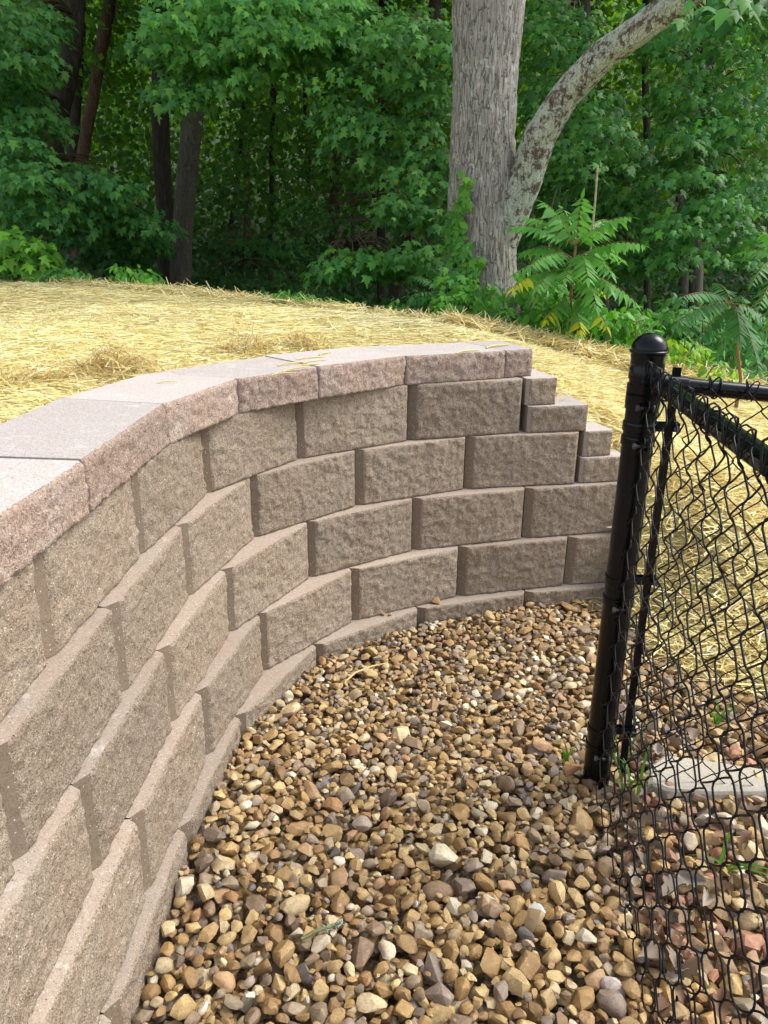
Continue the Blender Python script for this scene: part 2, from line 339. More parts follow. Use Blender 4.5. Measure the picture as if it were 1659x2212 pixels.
# ground sheet (woodland floor, to the horizon and up the far slope)
FRONT = [(x, y) for x, y in np.array(J[3])[:-1] + np.array([-0.10, 0.08])] + [(.93, 2.97), (.955, 2.60), (.99, 2.28), (1.2, 2.12), (2.2, 1.9), (4.5, .9), (4.5, -3), (-.62, -3)]
def grid(xs, ys, zf, keep=None):
    X, Y = np.meshgrid(xs, ys, indexing='ij'); Z = zf(X.ravel(), Y.ravel()); V = np.stack([X.ravel(), Y.ravel(), Z], 1)
    nx, ny = len(xs), len(ys); i = np.arange((nx - 1) * (ny - 1)); a = (i // (ny - 1)) * ny + i % (ny - 1)
    Q = np.stack([a, a + ny, a + ny + 1, a + 1], 1)
    if keep is not None:
        c = V[Q].mean(1); Q = Q[keep(c[:, 0], c[:, 1])]
    return V, Q
xs = np.unique(np.concatenate([np.linspace(-150, -12, 14), np.linspace(-12, 12, 97), np.linspace(12, 150, 14)]))
ys = np.unique(np.concatenate([np.linspace(-60, -4, 8), np.linspace(-4, 14, 73), np.linspace(14, 45, 32), np.linspace(45, 160, 12)]))
def zsheet(x, y):
    z = gz(x, y) - 0.03
    z = np.where(y < crest_y(x) + .05, z - 0.12, z)
    z = np.where(inpoly(x, y, FRONT) | ((x > -1.1) & (x < 1.3) & (y < 3.1)), np.minimum(z, -0.35), z)
    return z
V, Q = grid(xs, ys, zsheet)
tag(link('ground', trimesh('ground', V, Q, True), M['forestfloor']), kind='structure')

# straw covered lawn
def lawn_keep(x, y):
    e = crest_y(x) + 0.10 * vn(np.stack([x, y * 0, x * 0], -1), 3.0, 9) + 0.03
    return (~inpoly(x, y, FRONT)) & (y < e) & (x > -9) & (x < 5)
V, Q = grid(np.arange(-9, 5.01, 0.05), np.arange(-1, 11.6, 0.05), lambda x, y: gz(x, y) + 0.008 * fbm(np.stack([x, y, 0 * x], -1), 9, 31, 2), lawn_keep)
used = np.unique(Q); rm = np.full(len(V), -1); rm[used] = np.arange(len(used))
lawn = tag(link('straw_lawn', trimesh('straw_lawn', V[used], rm[Q], True), M['strawfloor']), kind='structure')

# gravel floor under the pebbles
V, Q = grid(np.arange(-.7, 4.6, 0.05), np.arange(-2.5, 3.0, 0.05), lambda x, y: -0.055 + 0.006 * vn(np.stack([x, y, 0 * x], -1), 6, 3), lambda x, y: (x < 1.6) | (y < 2.3))
gravel_bed = tag(link('gravel_bed', trimesh('gravel_bed', V, Q, True), M['gravelfloor']), kind='structure')

# ------------------------------------------------------------------ retaining wall
wall = empty('retaining_wall', (0, 2.6, 0), 'curved retaining wall of brown split-face concrete blocks with flat cap stones', 'wall')
WO = np.array([0, 2.6, 0])
def quadgrid(nx, nz, f): return [(i * (nz + 1) + j, (i + 1) * (nz + 1) + j, (i + 1) * (nz + 1) + j + 1, i * (nz + 1) + j + 1) for i in range(nx) for j in range(nz)]
def block(a, b, z0, z1, seed, bl=.030, br=.012, out=.022, depth=.26, name='block', fx=.009, fm=None):
    """one split-face block from joint a to joint b; local x along the face, y outwards"""
    a, b = np.array(a, float), np.array(b, float); L = np.linalg.norm(b - a); t = (b - a) / L; n = np.array([t[1], -t[0]]); g = .0015
    zc = .0009; h = z1 - z0; nx = max(8, int(L / fx)); nz = max(6, int(h / fx))
    U, Wz = np.meshgrid(np.linspace(0, 1, nx + 1), np.linspace(0, 1, nz + 1), indexing='ij'); U = U.ravel(); Wz = Wz.ravel()
    edge = np.minimum.reduce([U * nx, (1 - U) * nx, Wz * nz, (1 - Wz) * nz])
    x = bl + U * (L - bl - br); z = z0 + zc + Wz * (h - 2 * zc)
    q = np.stack([x + seed * 3.7, z, 0 * x + seed], 1)
    y = out + np.where(edge < .5, -.0035, 0) + (.0026 * fbm(q, 8, seed, 2) - .0048 * np.abs(vn(q, 19, seed + 1)) + .0016 + .0028 * fbm(q, 55, seed + 3, 3, .85)) * np.where((U < .001) | (U > .999), .12, np.where(edge < .5, .45, 1))
    x = x + np.where(edge < .5, .0009 * fbm(q, 60, seed + 9, 2), 0) * ((U < .01) | (U > .99))
    V = [np.stack([x, y, z], 1)]; F = quadgrid(nx, nz, None); mi = [0] * len(F); n0 = (nx + 1) * (nz + 1)
    back = np.array([(g, -.0, 0), (L - g, -.0, 0), (L - .05 if L > .25 else L - g, -depth, 0), (.05 if L > .25 else g, -depth, 0)])
    lo = back + [0, 0, z0 + zc]; hi = back + [0, 0, z1 - zc]; V += [lo, hi]
    Lb, Rb, Rbk, Lbk = n0, n0 + 1, n0 + 2, n0 + 3; Lt, Rt, Rtk, Ltk = n0 + 4, n0 + 5, n0 + 6, n0 + 7
    c0 = [j for j in range(nz + 1)]; c1 = [nx * (nz + 1) + j for j in range(nz + 1)]
    r0 = [i * (nz + 1) for i in range(nx + 1)]; r1 = [i * (nz + 1) + nz for i in range(nx + 1)]
    zz = z0 + zc + np.linspace(0, 1, nz + 1) * (h - 2 * zc); k0 = n0 + 8
    V.append(np.stack([np.full(nz + 1, g), np.zeros(nz + 1), zz], 1)); V.append(np.stack([np.full(nz + 1, L - g), np.zeros(nz + 1), zz], 1))
    e0 = [k0 + j for j in range(nz + 1)]; e1 = [k0 + nz + 1 + j for j in range(nz + 1)]
    for j in range(nz): F += [(e0[j], c0[j], c0[j + 1], e0[j + 1]), (c1[j], e1[j], e1[j + 1], c1[j + 1])]; mi += [1, 1]
    F.append(tuple(r1 + [e1[-1], Rtk, Ltk, e0[-1]])); mi.append(2)
    F.append(tuple(r0[::-1] + [e0[0], Lbk, Rbk, e1[0]])); mi.append(1)
    F += [tuple(e0[::-1] + [Lbk, Ltk])[::-1], tuple(e1[::-1] + [Rbk, Rtk]), (Lbk, Ltk, Rtk, Rbk)]; mi += [1, 1, 1]
    V = np.concatenate(V); Wd = np.empty_like(V)
    Wd[:, :2] = a + V[:, :1] * t + V[:, 1:2] * n; Wd[:, 2] = V[:, 2]
    me = pymesh(name, Wd - WO, F, False, mi)
    sm = np.zeros(len(me.polygons), bool); sm[:nx * nz] = True; me.polygons.foreach_set('use_smooth', sm)
    o = link(name, me, fm or [M['split'], M['smooth'], M['ledge']], wall); return o
sd = 1
for k in range(1, 6):
    zt = 1 - HC - HB * (k - 1)
    for a, b in zip(J[k], J[k][1:]):
        sd += 1; near = .5 * (a[1] + b[1])
        block(a, b, zt - HB, zt, sd, fx=.0058 if near > .6 else .03, br=.013 if np.hypot(b[0] - a[0], b[1] - a[1]) > .3 else .004)
CM = [M['split'], M['ledge'], M['captop']]
for i, (a, b, z1) in enumerate([((.523, 2.868), (.646, 2.902), 1 - HC), ((.535, 2.852), (.774, 2.900), 1 - 2 * HC), ((.765, 2.889), (.884, 2.926), 1 - 3 * HC), ((.757, 2.876), (.945, 2.914), 1 - 4 * HC)]):
    block(a, b, z1 - HC, z1, 80 + i, bl=.012, br=.004, out=.012, depth=.27, name='step_block', fx=.006, fm=CM)
# cap stones: quads in plan with a rough front, chipped top arris and smooth top
def capstone(fl, fr, br_, bl_, seed):
    fl, fr, br_, bl_ = [np.array(v, float) for v in (fl, fr, br_, bl_)]; L = np.linalg.norm(fr - fl); t = (fr - fl) / L; n = np.array([t[1], -t[0]])
    g = .0021 * t; fl = fl + g; fr = fr - g; br_ = br_ - g; bl_ = bl_ + g
    z1 = 1.0 + .0016 * math.sin(seed * 2.3); z0 = 1 - HC + .0006
    fx = .006 if fl[1] > .8 else .03; nx = max(6, int(L / fx)); nz = max(5, int(HC / fx))
    U, Wz = np.meshgrid(np.linspace(0, 1, nx + 1), np.linspace(0, 1, nz + 1), indexing='ij'); U = U.ravel(); Wz = Wz.ravel()
    z = z0 + Wz * (z1 - z0); q = np.stack([U * L + seed * 2.9, z, 0 * z + seed], 1)
    off = .0014 * fbm(q, 9, seed, 2) + .0034 * fbm(q, 50, seed + 5, 3, .85)
    off = np.where(Wz > .999, -.006 + .5 * off, np.where(Wz > .93 if nz > 12 else Wz > .8, off - .002, off)); off = np.where((U < .001) | (U > .999), off - .003, off)
    V = np.empty((len(U) + 4, 3)); V[:len(U), :2] = fl + U[:, None] * (fr - fl) + off[:, None] * n; V[:len(U), 2] = z
    k = len(U); V[k] = (*bl_, z0); V[k + 1] = (*br_, z0); V[k + 2] = (*br_, z1); V[k + 3] = (*bl_, z1)
    F = quadgrid(nx, nz, None); mi = [0] * len(F)
    c0 = list(range(nz + 1)); c1 = [nx * (nz + 1) + j for j in range(nz + 1)]; r0 = [i * (nz + 1) for i in range(nx + 1)]; r1 = [i * (nz + 1) + nz for i in range(nx + 1)]
    F += [tuple(r1 + [k + 2, k + 3]), tuple(r0[::-1] + [k, k + 1]), tuple([k] + c0 + [k + 3]), tuple([k + 2] + c1[::-1] + [k + 1]), (k, k + 3, k + 2, k + 1)]; mi += [1] * 5
    me = pymesh('cap_stone', V - WO, F, False, mi); sm = np.zeros(len(me.polygons), bool); sm[:nx * nz] = True; me.polygons.foreach_set('use_smooth', sm)
    return link('cap_stone', me, [M['capface'], M['captop']], wall)
for i in range(len(CAPF) - 1): capstone(CAPF[i], CAPF[i + 1], CAPB[i + 1], CAPB[i], 40 + i)

# ------------------------------------------------------------------ pebbles
def ico(sub):
    bm = bmesh.new(); bmesh.ops.create_icosphere(bm, subdivisions=sub, radius=1.0); V = np.array([v.co[:] for v in bm.verts]); F = np.array([[v.index for v in f.verts] for f in bm.faces]); bm.free(); return V, F
IC = {k: ico(k) for k in (2, 3)}
def proto(seed, fine):
    """chipped flint-like stone: hull of a few points, edges slightly rounded; every third one a worn pebble"""
    r = np.random.default_rng(seed); bm = bmesh.new()
    if seed % 2 == 0:
        V, F = IC[2]; V = V.copy()
        for _ in range(6): n = unit(r.normal(size=3)); d = r.uniform(.45, .8); e = np.maximum(0, V @ n - d); V -= e[:, None] * n * .97
        V += unit(V) * (.08 * fbm(V + seed * 5, 1.4, seed, 2))[:, None]
        vs = [bm.verts.new(v) for v in V]
        for f in F: bm.faces.new([vs[i] for i in f])
    else:
        pts = unit(r.normal(size=(int(r.integers(12, 24)), 3))) * r.uniform(.78, 1.0, (1, 1)) * np.array([1, r.uniform(.8, 1), r.uniform(.8, 1)])
        for p in pts: bm.verts.new(p)
        hull = bmesh.ops.convex_hull(bm, input=bm.verts); bmesh.ops.delete(bm, geom=[v for v in bm.verts if not v.link_faces], context='VERTS')
        if fine: bmesh.ops.bevel(bm, geom=bm.edges[:], offset=.12, segments=2, profile=.6, affect='EDGES', clamp_overlap=True)
        bmesh.ops.triangulate(bm, faces=bm.faces[:])
    bm.verts.index_update(); V = np.array([v.co[:] for v in bm.verts]); F = np.array([[v.index for v in f.verts] for f in bm.faces]); bm.free()
    V = V - (V.max(0) + V.min(0)) / 2; V = V / np.abs(V).max(0); V = V + unit(V) * (.035 * fbm(V + seed, 2.2, seed, 2))[:, None]; return V, F
NP = 36
PRO3 = [proto(100 + i, True) for i in range(NP)]; PRO2 = [proto(100 + i, False) for i in range(NP)]
print('proto tris', [len(f) for _, f in PRO3][:6], [len(f) for _, f in PRO2][:6])
PAL = np.array([(.34, .215, .085), (.42, .285, .125), (.28, .175, .075), (.50, .36, .165), (.24, .165, .10), (.54, .43, .25), (.62, .54, .39), (.20, .15, .11), (.32, .25, .165), (.17, .15, .135), (.34, .19, .085), (.64, .57, .46), (.42, .27, .14), (.28, .22, .17)])
PW = np.array([15, 15, 12, 13, 9, 10, 4, 5, 9, 1.3, 2.4, .9, 5, 4.5]); PW = PW / PW.sum()
PAL2 = np.array([(.46, .29, .11), (.52, .36, .15), (.30, .15, .10), (.42, .27, .14), (.55, .42, .22), (.3, .19, .1), (.40, .20, .12), (.6, .5, .36)])
HX0, HY0, CELL = -.62, .45, .005; NX, NY = 430, 490
gx = HX0 + (np.arange(NX) + .5) * CELL; gy = HY0 + (np.arange(NY) + .5) * CELL; GX, GY = np.meshgrid(gx, gy, indexing='ij')
wallpoly = [tuple(p) for p in FACE_E] + [(.97, 3.2), (-1.2, 3.2), (-1.2, -1)]
blocked = inpoly(GX, GY, wallpoly)
lawnh = gz(GX.ravel(), GY.ravel()).reshape(NX, NY); lawnh = np.where(inpoly(GX, GY, FRONT), -1, lawnh)
# distance to the wall foot -> the gravel is banked up a little there
dw = np.full((NX, NY), 9.0)
for p0, p1 in zip(FACE_E[:-1], FACE_E[1:]):
    e = p1 - p0; l2 = e @ e + 1e-9; tt = np.clip(((GX - p0[0]) * e[0] + (GY - p0[1]) * e[1]) / l2, 0, 1)
    dw = np.minimum(dw, np.hypot(GX - p0[0] - tt * e[0], GY - p0[1] - tt * e[1]))
bed = -.045 + .026 * np.exp(-dw / .13) * (GY > 1.3) + .008 * vn(np.stack([GX, GY, 0 * GX], -1), 4, 77) + .02 * np.exp(-((GX - .62) ** 2 + (GY - 2.45) ** 2) / .08)
HM = np.maximum(bed, lawnh); HM[blocked] = 5
fence_x = lambda y: .585 - .1036 / .9946 * (1.733 - y)
stones = []
r = np.random.default_rng(11)
def surf_size(x, y):
    s = np.interp(y, [.9, 1.3, 1.8, 2.2, 2.6, 2.9], [.0158, .0143, .0122, .0102, .0120, .0126])
    if x > fence_x(y) + .03: s = .0180 if y < 1.75 else .0145
    return s
NST = 34000
for it in range(NST):
    best = None; x0 = r.uniform(HX0 + .04, HX0 + NX * CELL - .04); y0 = r.uniform(HY0 + .04, HY0 + NY * CELL - .04)
    s = surf_size(x0, y0) * np.exp(r.normal(0, .30)) * (r.uniform(.35, .6) if r.random() < (.35 if it > NST * .6 else .12) else 1); s = min(max(s, .0045), .032)
    a_, b_, c_ = s * r.uniform(1.05, 1.5), s * r.uniform(.85, 1.05), s * r.uniform(.58, .85); yaw = r.uniform(0, math.pi)
    m_ = int(a_ / CELL) + 1; ca, sa = math.cos(yaw), math.sin(yaw)
    ii = np.arange(-m_, m_ + 1) * CELL; dx, dy = np.meshgrid(ii, ii, indexing='ij')
    e = 1 - ((dx * ca + dy * sa) / a_) ** 2 - ((-dx * sa + dy * ca) / b_) ** 2; ok = e > 0; hz = c_ * np.sqrt(np.maximum(e, 0))
    for c in range(4):
        i = int((x0 + r.uniform(-.035, .035) - HX0) / CELL); j = int((y0 + r.uniform(-.035, .035) - HY0) / CELL)
        if i - m_ < 0 or j - m_ < 0 or i + m_ >= NX or j + m_ >= NY: continue
        sub = HM[i - m_:i + m_ + 1, j - m_:j + m_ + 1]; z = np.where(ok, sub + hz, -9).max() - .28 * c_
        if best is None or z < best[0]: best = (z, i, j)
    if best is None: continue
    z, i, j = best
    lim = bed[i, j] + .056
    if z > lim or z > .5 or lawnh[i, j] > .03: continue
    sub = HM[i - m_:i + m_ + 1, j - m_:j + m_ + 1]; sub[ok] = np.maximum(sub[ok], (z + hz)[ok])
    stones.append((gx[i], gy[j], z, a_, b_, c_, yaw, r.uniform(-.5, .5), r.uniform(-.5, .5), int(r.integers(NP)), int(r.choice(len(PAL), p=PW)), r.uniform(.82, 1.2), int(r.integers(len(PAL2)))))
ST = np.array(stones)
ii = ((ST[:, 0] - HX0) / CELL).astype(int); jj = ((ST[:, 1] - HY0) / CELL).astype(int)
vis = HM[ii, jj] - (ST[:, 2] + ST[:, 5]) < ST[:, 5] * 2 + .022
ST = ST[vis]
px, py, dd = project(ST[:, :3]); onscreen = (px > -5) & (px < 1665) & (py < 2225) & (py > 0)
top = HM[((ST[:, 0] - HX0) / CELL).astype(int), ((ST[:, 1] - HY0) / CELL).astype(int)] - ST[:, 2] < ST[:, 5] * 1.1
size = np.where(onscreen & top, ST[:, 3] / dd, 0) * FPX
order = np.argsort(-size); solo = set(order[:300].tolist())
def stone_R(s): return Matrix.Rotation(s[6], 3, 'Z') @ Matrix.Rotation(s[7], 3, 'X') @ Matrix.Rotation(s[8], 3, 'Y')
def stone_col(s):
    right = s[0] > fence_x(s[1]) + .03 and s[1] < 1.9
    return np.clip((PAL2[int(s[12])] if right and s[11] > .9 else PAL[int(s[10])]) * s[11], 0, .8)
pm = []
for V, F in PRO3:
    me = trimesh('pebble', V, F, True); me.set_sharp_from_angle(angle=R(32)); me.materials.append(M['stone']); pm.append(me)
def pebble(name, s, par):
    o = bpy.data.objects.new(name, pm[int(s[9])]); COL.objects.link(o); o.parent = par; o.location = s[:3]
    o.rotation_euler = stone_R(s).to_euler(); o.scale = (s[3], s[4], s[5]); o.color = (*stone_col(s), 1); return o
VV, FF, CC, nv = [], [], [], 0
for k, s in enumerate(ST):
    if k in solo: pebble('pebble', s, gravel_bed); continue
    V, F = (PRO3 if size[k] > 20 else PRO2)[int(s[9])]
    Rm = np.array(stone_R(s)); Wd = (V * s[3:6]) @ Rm.T + s[:3]
    VV.append(Wd); FF.append(F + nv); CC.append(np.broadcast_to(stone_col(s), (len(V), 3))); nv += len(V)
me = trimesh('gravel', np.concatenate(VV), np.concatenate(FF), True, np.concatenate(CC)); me.set_sharp_from_angle(angle=R(32))
o = link('gravel', me, M['stones'], gravel_bed); o['kind'] = 'stuff'; o['label'] = 'brown tan and grey pea gravel'
print('stones', len(ST), 'tris', len(me.polygons))
def hm(x, y): return HM[int((x - HX0) / CELL), int((y - HY0) / CELL)]

# ------------------------------------------------------------------ chain-link fence
POST = np.array([.585, 1.733]); DN = unit(np.array([-.1036, -.9946])); DF = unit(np.array([math.cos(R(-4)), math.sin(R(-4))]))
NN = np.array([DN[1], -DN[0]])                      # side of the near panel that faces the wall (-x)
if NN[0] > 0: NN = -NN
NF = np.array([DF[1], -DF[0]])                      # side of the far panel that faces the camera
ZR = 1.10; WD = .0034; PITCHW = .080
fence = empty('chain_link_fence', (POST[0], POST[1], 0), 'black chain-link fence with corner post, two top rails and wire mesh', 'fence')
def X3(xy, z): return np.array([xy[0], xy[1], z])
UP = np.array([0, 0, 1.0])
# post
mb = MB(); mb.lathe([(.0355, -.15), (.0355, 1.143)], X3(POST, 0), 40); post = child('post', mb.mesh('post'), M['black'], fence)
mb = MB()
prof = [(.0375, 1.055), (.0382, 1.058), (.0382, 1.078), (.0372, 1.080), (.0372, 1.102), (.0385, 1.104), (.0385, 1.112), (.0415, 1.114), (.0425, 1.1165), (.0415, 1.119), (.0395, 1.120)]
prof += [(.0395 * math.cos(a), 1.120 + .037 * math.sin(a)) for a in np.linspace(.08, 1.5, 14)] + [(.0008, 1.1572)]
mb.lathe(prof, X3(POST, .038), 40); o = child('post_cap', mb.mesh('post_cap', True, 50), M['black'], fence)
def band(z, d, side, reach, tilt=0.0):
    """steel band round the post with two flat ears and a bolt; d points along the panel, side = which face the ears lie on"""
    mb = MB(); mb.lathe([(.0357, -.0105), (.0378, -.0105), (.0384, -.009), (.0384, .009), (.0378, .0105), (.0357, .0105)], X3(POST, z), 40)
    for k in (-.007, .007):
        c = X3(POST + side * k + d * (.030 + reach / 2), z); mb.box(c, (X3(d, tilt), X3(side, 0), UP), (reach / 2, .0013, .0105))
    b = child('tension_band', mb.mesh('tension_band'), M['black'], fence)
    mb = MB(); c = POST + side * .0 + d * (.030 + reach - .010)
    mb.tube([X3(c - side * .012, z), X3(c + side * .020, z)], .0036, 8)
    hx = [X3(c + side * .017, z), X3(c + side * .0235, z)]; mb.tube(hx, .0072, 6); mb.tube([X3(c - side * .016, z), X3(c - side * .0125, z)], .008, 10)
    me = mb.mesh('bolt', True, 30); me.transform(Matrix.Translation(-Vector((POST[0], POST[1], 0)))); link('bolt', me, M['bolt'], b)
for z in (.952, .545, .115): band(z, DN, NN, .042)
for z in (.985, .60, .165): band(z, DF, -NF * .0 + NF, .058)
band(1.036, DN, NN, .03); band(1.072 - .09, DF, NF, .03) if False else None
# tension bars
mb = MB(); c = POST + DN * .046 + NN * .000; mb.box(X3(c, .545), (X3(DN, 0), X3(NN, 0), UP), (.0095, .0026, .525)); child('tension_bar', mb.mesh('tension_bar', False), M['black'], fence)
mb = MB(); c = POST + DF * .066; mb.box(X3(c, .575), (X3(DF, 0), X3(NF, 0), UP), (.0095, .0026, .545)); child('tension_bar', mb.mesh('tension_bar', False), M['black'], fence)
# rails: near one runs towards the viewer, far one to the right and slightly downhill
RN = .0185; RL = 2.3; SL = -.075
def rail(p0, d3, L, name='top_rail'):
    mb = MB(); mb.tube([p0 + d3 * s for s in np.linspace(.055, L, 14)], RN, 28); rl = child(name, mb.mesh(name), M['black'], fence)
    mb = MB(); mb.tube([p0 + d3 * .034, p0 + d3 * .036, p0 + d3 * .09, p0 + d3 * .092], [.016, .0215, .0215, .0195], 28)
    return rl, child('rail_end', mb.mesh('rail_end'), M['black'], fence)
pn0 = X3(POST - NN * .0135, ZR - .006); dn3 = unit(X3(DN, 0.012)); rail(pn0, dn3, RL)
pf0 = X3(POST, ZR - .014); df3 = unit(X3(DF, SL)); rail(pf0, df3, 1.9)
# brace bands that carry the rail ends
for dz, d, sgn in ((0, DN, NN), (-.002, DF, NF)):
    mb = MB(); mb.lathe([(.0357, -.012), (.0388, -.012), (.0388, .012), (.0357, .012)], X3(POST, ZR - .03 + dz * 9), 40)
    mb.box(X3(POST + d * .046, ZR - .012), (X3(d, 0), X3(sgn, 0), UP), (.012, .0014, .012))
    mb.tube([X3(POST + d * .048 - sgn * .012, ZR - .008), X3(POST + d * .048 + sgn * .02, ZR - .008)], .004, 8)
    child('brace_band', mb.mesh('brace_band'), M['black'], fence)
# mesh: every strand is a flattened spiral that hooks round its neighbours
def strand(phase, H, seed):
    rr = np.random.default_rng(seed); n = int(H / PITCHW * 2) ; A = PITCHW / 4 + WD * .55; DPT = .0052; pts = []
    per = 9
    for k in range(n * per + 1):
        ph = k / per                                  # half periods
        tri = 1 - abs((ph % 2) - 1) * 2 ; sm = -math.cos(math.pi * ph)
        x = A * (.62 * tri + .38 * sm); y = DPT * max(-1, min(1, 1.9 * math.sin(math.pi * ph)))
        pts.append((x, y, ph * H / n))
    pts = np.array(pts)
    jit = np.stack([.0009 * np.interp(np.arange(len(pts)), np.linspace(0, len(pts), n), rr.normal(size=n)), .0013 * np.interp(np.arange(len(pts)), np.linspace(0, len(pts), n), rr.normal(size=n)), 0 * pts[:, 2]], 1)
    return pts + jit
def panel(name, base, d2, nrm, slope, z_bot, z_top, nw, label, s0=.05):
    hold = bpy.data.objects.new(name, None); COL.objects.link(hold); hold.parent = fence; hold['label'] = label; hold.empty_display_size = .05
    H = z_top - z_bot; protos = []
    for ph in (0, 1):
        for var in range(3):
            pts = strand(ph, H, 50 + ph * 7 + var)
            if ph: pts = pts * np.array([-1, -1, 1]); pts[:, 1] *= -1; pts[:, 0] *= 1
            # knuckle: the top end folds over into a teardrop hook
            e = pts[-1]; sgn = 1 if e[0] > 0 else -1
            hook = [e + np.array(v) for v in ((-.004 * sgn, .001, .010), (-.010 * sgn, .004, .021), (-.014 * sgn, .010, .0245), (-.016 * sgn, .016, .021), (-.013 * sgn, .018, .010), (-.009 * sgn, .017, -.006), (-.006 * sgn, .016, -.020))]
            allp = np.concatenate([pts, hook]); mb = MB(); mb.tube(allp, WD / 2, 6); me = mb.mesh('wire', True, 80); me.materials.append(M['wire']); protos.append(me)
    for i in range(nw):
        s = s0 + i * PITCHW / 2; c = base + d2 * s + nrm * (.0 if s > .1 else .0)
        o = bpy.data.objects.new('wire', protos[(i % 2) * 3 + (i * 7 % 5) % 3]); COL.objects.link(o); o.parent = hold
        ax = Vector((d2[0], d2[1], slope)); ay = Vector((nrm[0], nrm[1], 0))
        m = Matrix(((ax[0], ay[0], 0, c[0] - POST[0]), (ax[1], ay[1], 0, c[1] - POST[1]), (slope, 0, 1, z_bot + slope * s), (0, 0, 0, 1)))
        o.matrix_local = m
    return hold
panel('wire_mesh', POST + NN * .0095, DN, NN, .012, .008, ZR + .016, 46, 'wire mesh panel running from the post towards the viewer', .058)
panel('wire_mesh', POST + NF * .0235, DF, NF, SL, .0, ZR - .010, 40, 'wire mesh panel running across the slope to the right', .078)
# tie wires on the rails
for base, d3, n, side in ((pn0, dn3, 5, NN), (pf0, df3, 4, NF)):
    for k in range(n):
        c = base + d3 * (.16 + .31 * k); a = np.linspace(-2.3, 2.6, 16); mb = MB()
        mb.tube([c + d3 * .004 * t + X3(side, 0) * (RN + .0035) * math.cos(t) + UP * (RN + .0035) * math.sin(t) for t in a] + [c + X3(side, 0) * .02 + UP * -.004, c + X3(side, 0) * .030 + d3 * .008], .0019, 6)
        child('tie_wire', mb.mesh('tie_wire', True, 80), M['wire'], fence)

# ------------------------------------------------------------------ straw
def straw_batch(pos, head, tilt, length, width, roll, bend, col, simple=False):
    """ribbons of two quads; pos = middle of the stalk"""
    n = len(pos); d = np.stack([np.cos(head) * np.cos(tilt), np.sin(head) * np.cos(tilt), np.sin(tilt)], 1)
    s = unit(np.stack([-np.sin(head), np.cos(head), roll], 1)); up = np.cross(d, s)
    L = (length / 2)[:, None]; W_ = (width / 2)[:, None]; B = (bend * length)[:, None]
    rows = [pos - d * L - up * B * .0, pos + up * B, pos + d * L * 1.0 - up * B * .0]
    V = np.stack([rows[0] - s * W_, rows[0] + s * W_, rows[1] - s * W_ * 1.1, rows[1] + s * W_ * 1.1, rows[2] - s * W_ * .6, rows[2] + s * W_ * .6], 1).reshape(-1, 3)
    if simple:
        V = V.reshape(-1, 6, 3)[:, [0, 1, 4, 5]].reshape(-1, 3); b = np.arange(n)[:, None] * 4; return V, b + [0, 1, 3, 2], np.repeat(col, 4, 0)
    b = np.arange(n)[:, None] * 6; Q = np.concatenate([b + [0, 1, 3, 2], b + [2, 3, 5, 4]], 0)
    return V, Q, np.repeat(col, 6, 0)
SP = np.array([(.81, .71, .34), (.84, .77, .42), (.76, .64, .27), (.79, .72, .33), (.62, .47, .22), (.73, .70, .34), (.84, .80, .56)])
def straw_cols(r, n, w): return SP[r.choice(len(SP), n, p=np.array(w) / sum(w))] * r.uniform(.82, 1.14, (n, 1))
r = np.random.default_rng(5)
def lawn_points(n, x0, x1, y0, y1):
    x = r.uniform(x0, x1, n); y = r.uniform(y0, y1, n); k = lawn_keep(x, y)
    k &= ~inpoly(x, y, list(CAPF) + list(CAPB)[::-1]) & ~((x > .5) & (x < .95) & (y < 3.02))
    return x[k], y[k]
Vs, Qs, Cs, nv = [], [], [], 0
def add_straw(x, y, lmin, lmax, wd, zmax, tl, weights, zoff=0.0):
    global nv
    n = len(x); z = gz(x, y) + zoff + r.uniform(.001, zmax, n); q = np.stack([x, y, 0 * x], -1)
    patch = np.clip((fbm(q, 1.3, 41, 3) + .1) * 1.2, 0, 1)
    c = straw_cols(r, n, weights) * (1 - .13 * patch[:, None] * np.array([.9, 1.0, 1.2]))
    # straw colour pulled towards grey in a patch in front of the big tree
    g = np.exp(-(((x - .02) / .42) ** 2 + ((y - 3.75) / .5) ** 2)) * (x > -.55); c = c * (1 - g[:, None] * .45) + np.array([.33, .33, .22]) * g[:, None] * .45
    flow = .5 * fbm(q, .9, 61, 2)
    V, Q, C = straw_batch(np.stack([x, y, z], 1), flow + r.normal(0, .75, n) + np.where(r.random(n) < .25, r.uniform(0, 3.14, n), 0), r.normal(0, tl, n), r.uniform(lmin, lmax, n), wd * r.uniform(.7, 1.35, n), r.normal(0, .5, n), r.normal(0, .05, n), c, lmin >= .05 and zmax < .03)
    Vs.append(V); Qs.append(Q + nv); Cs.append(C); nv += len(V)
WB = (6, 6, 4, 5, 2, 3, 4)
x, y = lawn_points(84000, -2.6, 1.0, 1.1, 3.6); add_straw(x, y, .03, .11, .0027, .011, .06, WB)
x, y = lawn_points(84000, -4.2, 1.2, 3.4, 7.6); add_straw(x, y, .05, .15, .0042, .015, .07, WB)
x, y = lawn_points(14000, -2.6, -.8, 0, 1.15); add_straw(x, y, .04, .12, .0032, .011, .06, WB)
x, y = lawn_points(9000, -9, -2.6, .5, 10); add_straw(x, y, .1, .25, .01, .02, .1, WB)
x, y = lawn_points(36000, .5, 2.6, 2.0, 4.7); add_straw(x, y, .04, .13, .0034, .018, .12, WB)
x, y = lawn_points(9000, .9, 2.1, 2.0, 3.2); add_straw(x, y, .06, .2, .0042, .05, .3, (5, 5, 5, 3, 5, 1, 3))
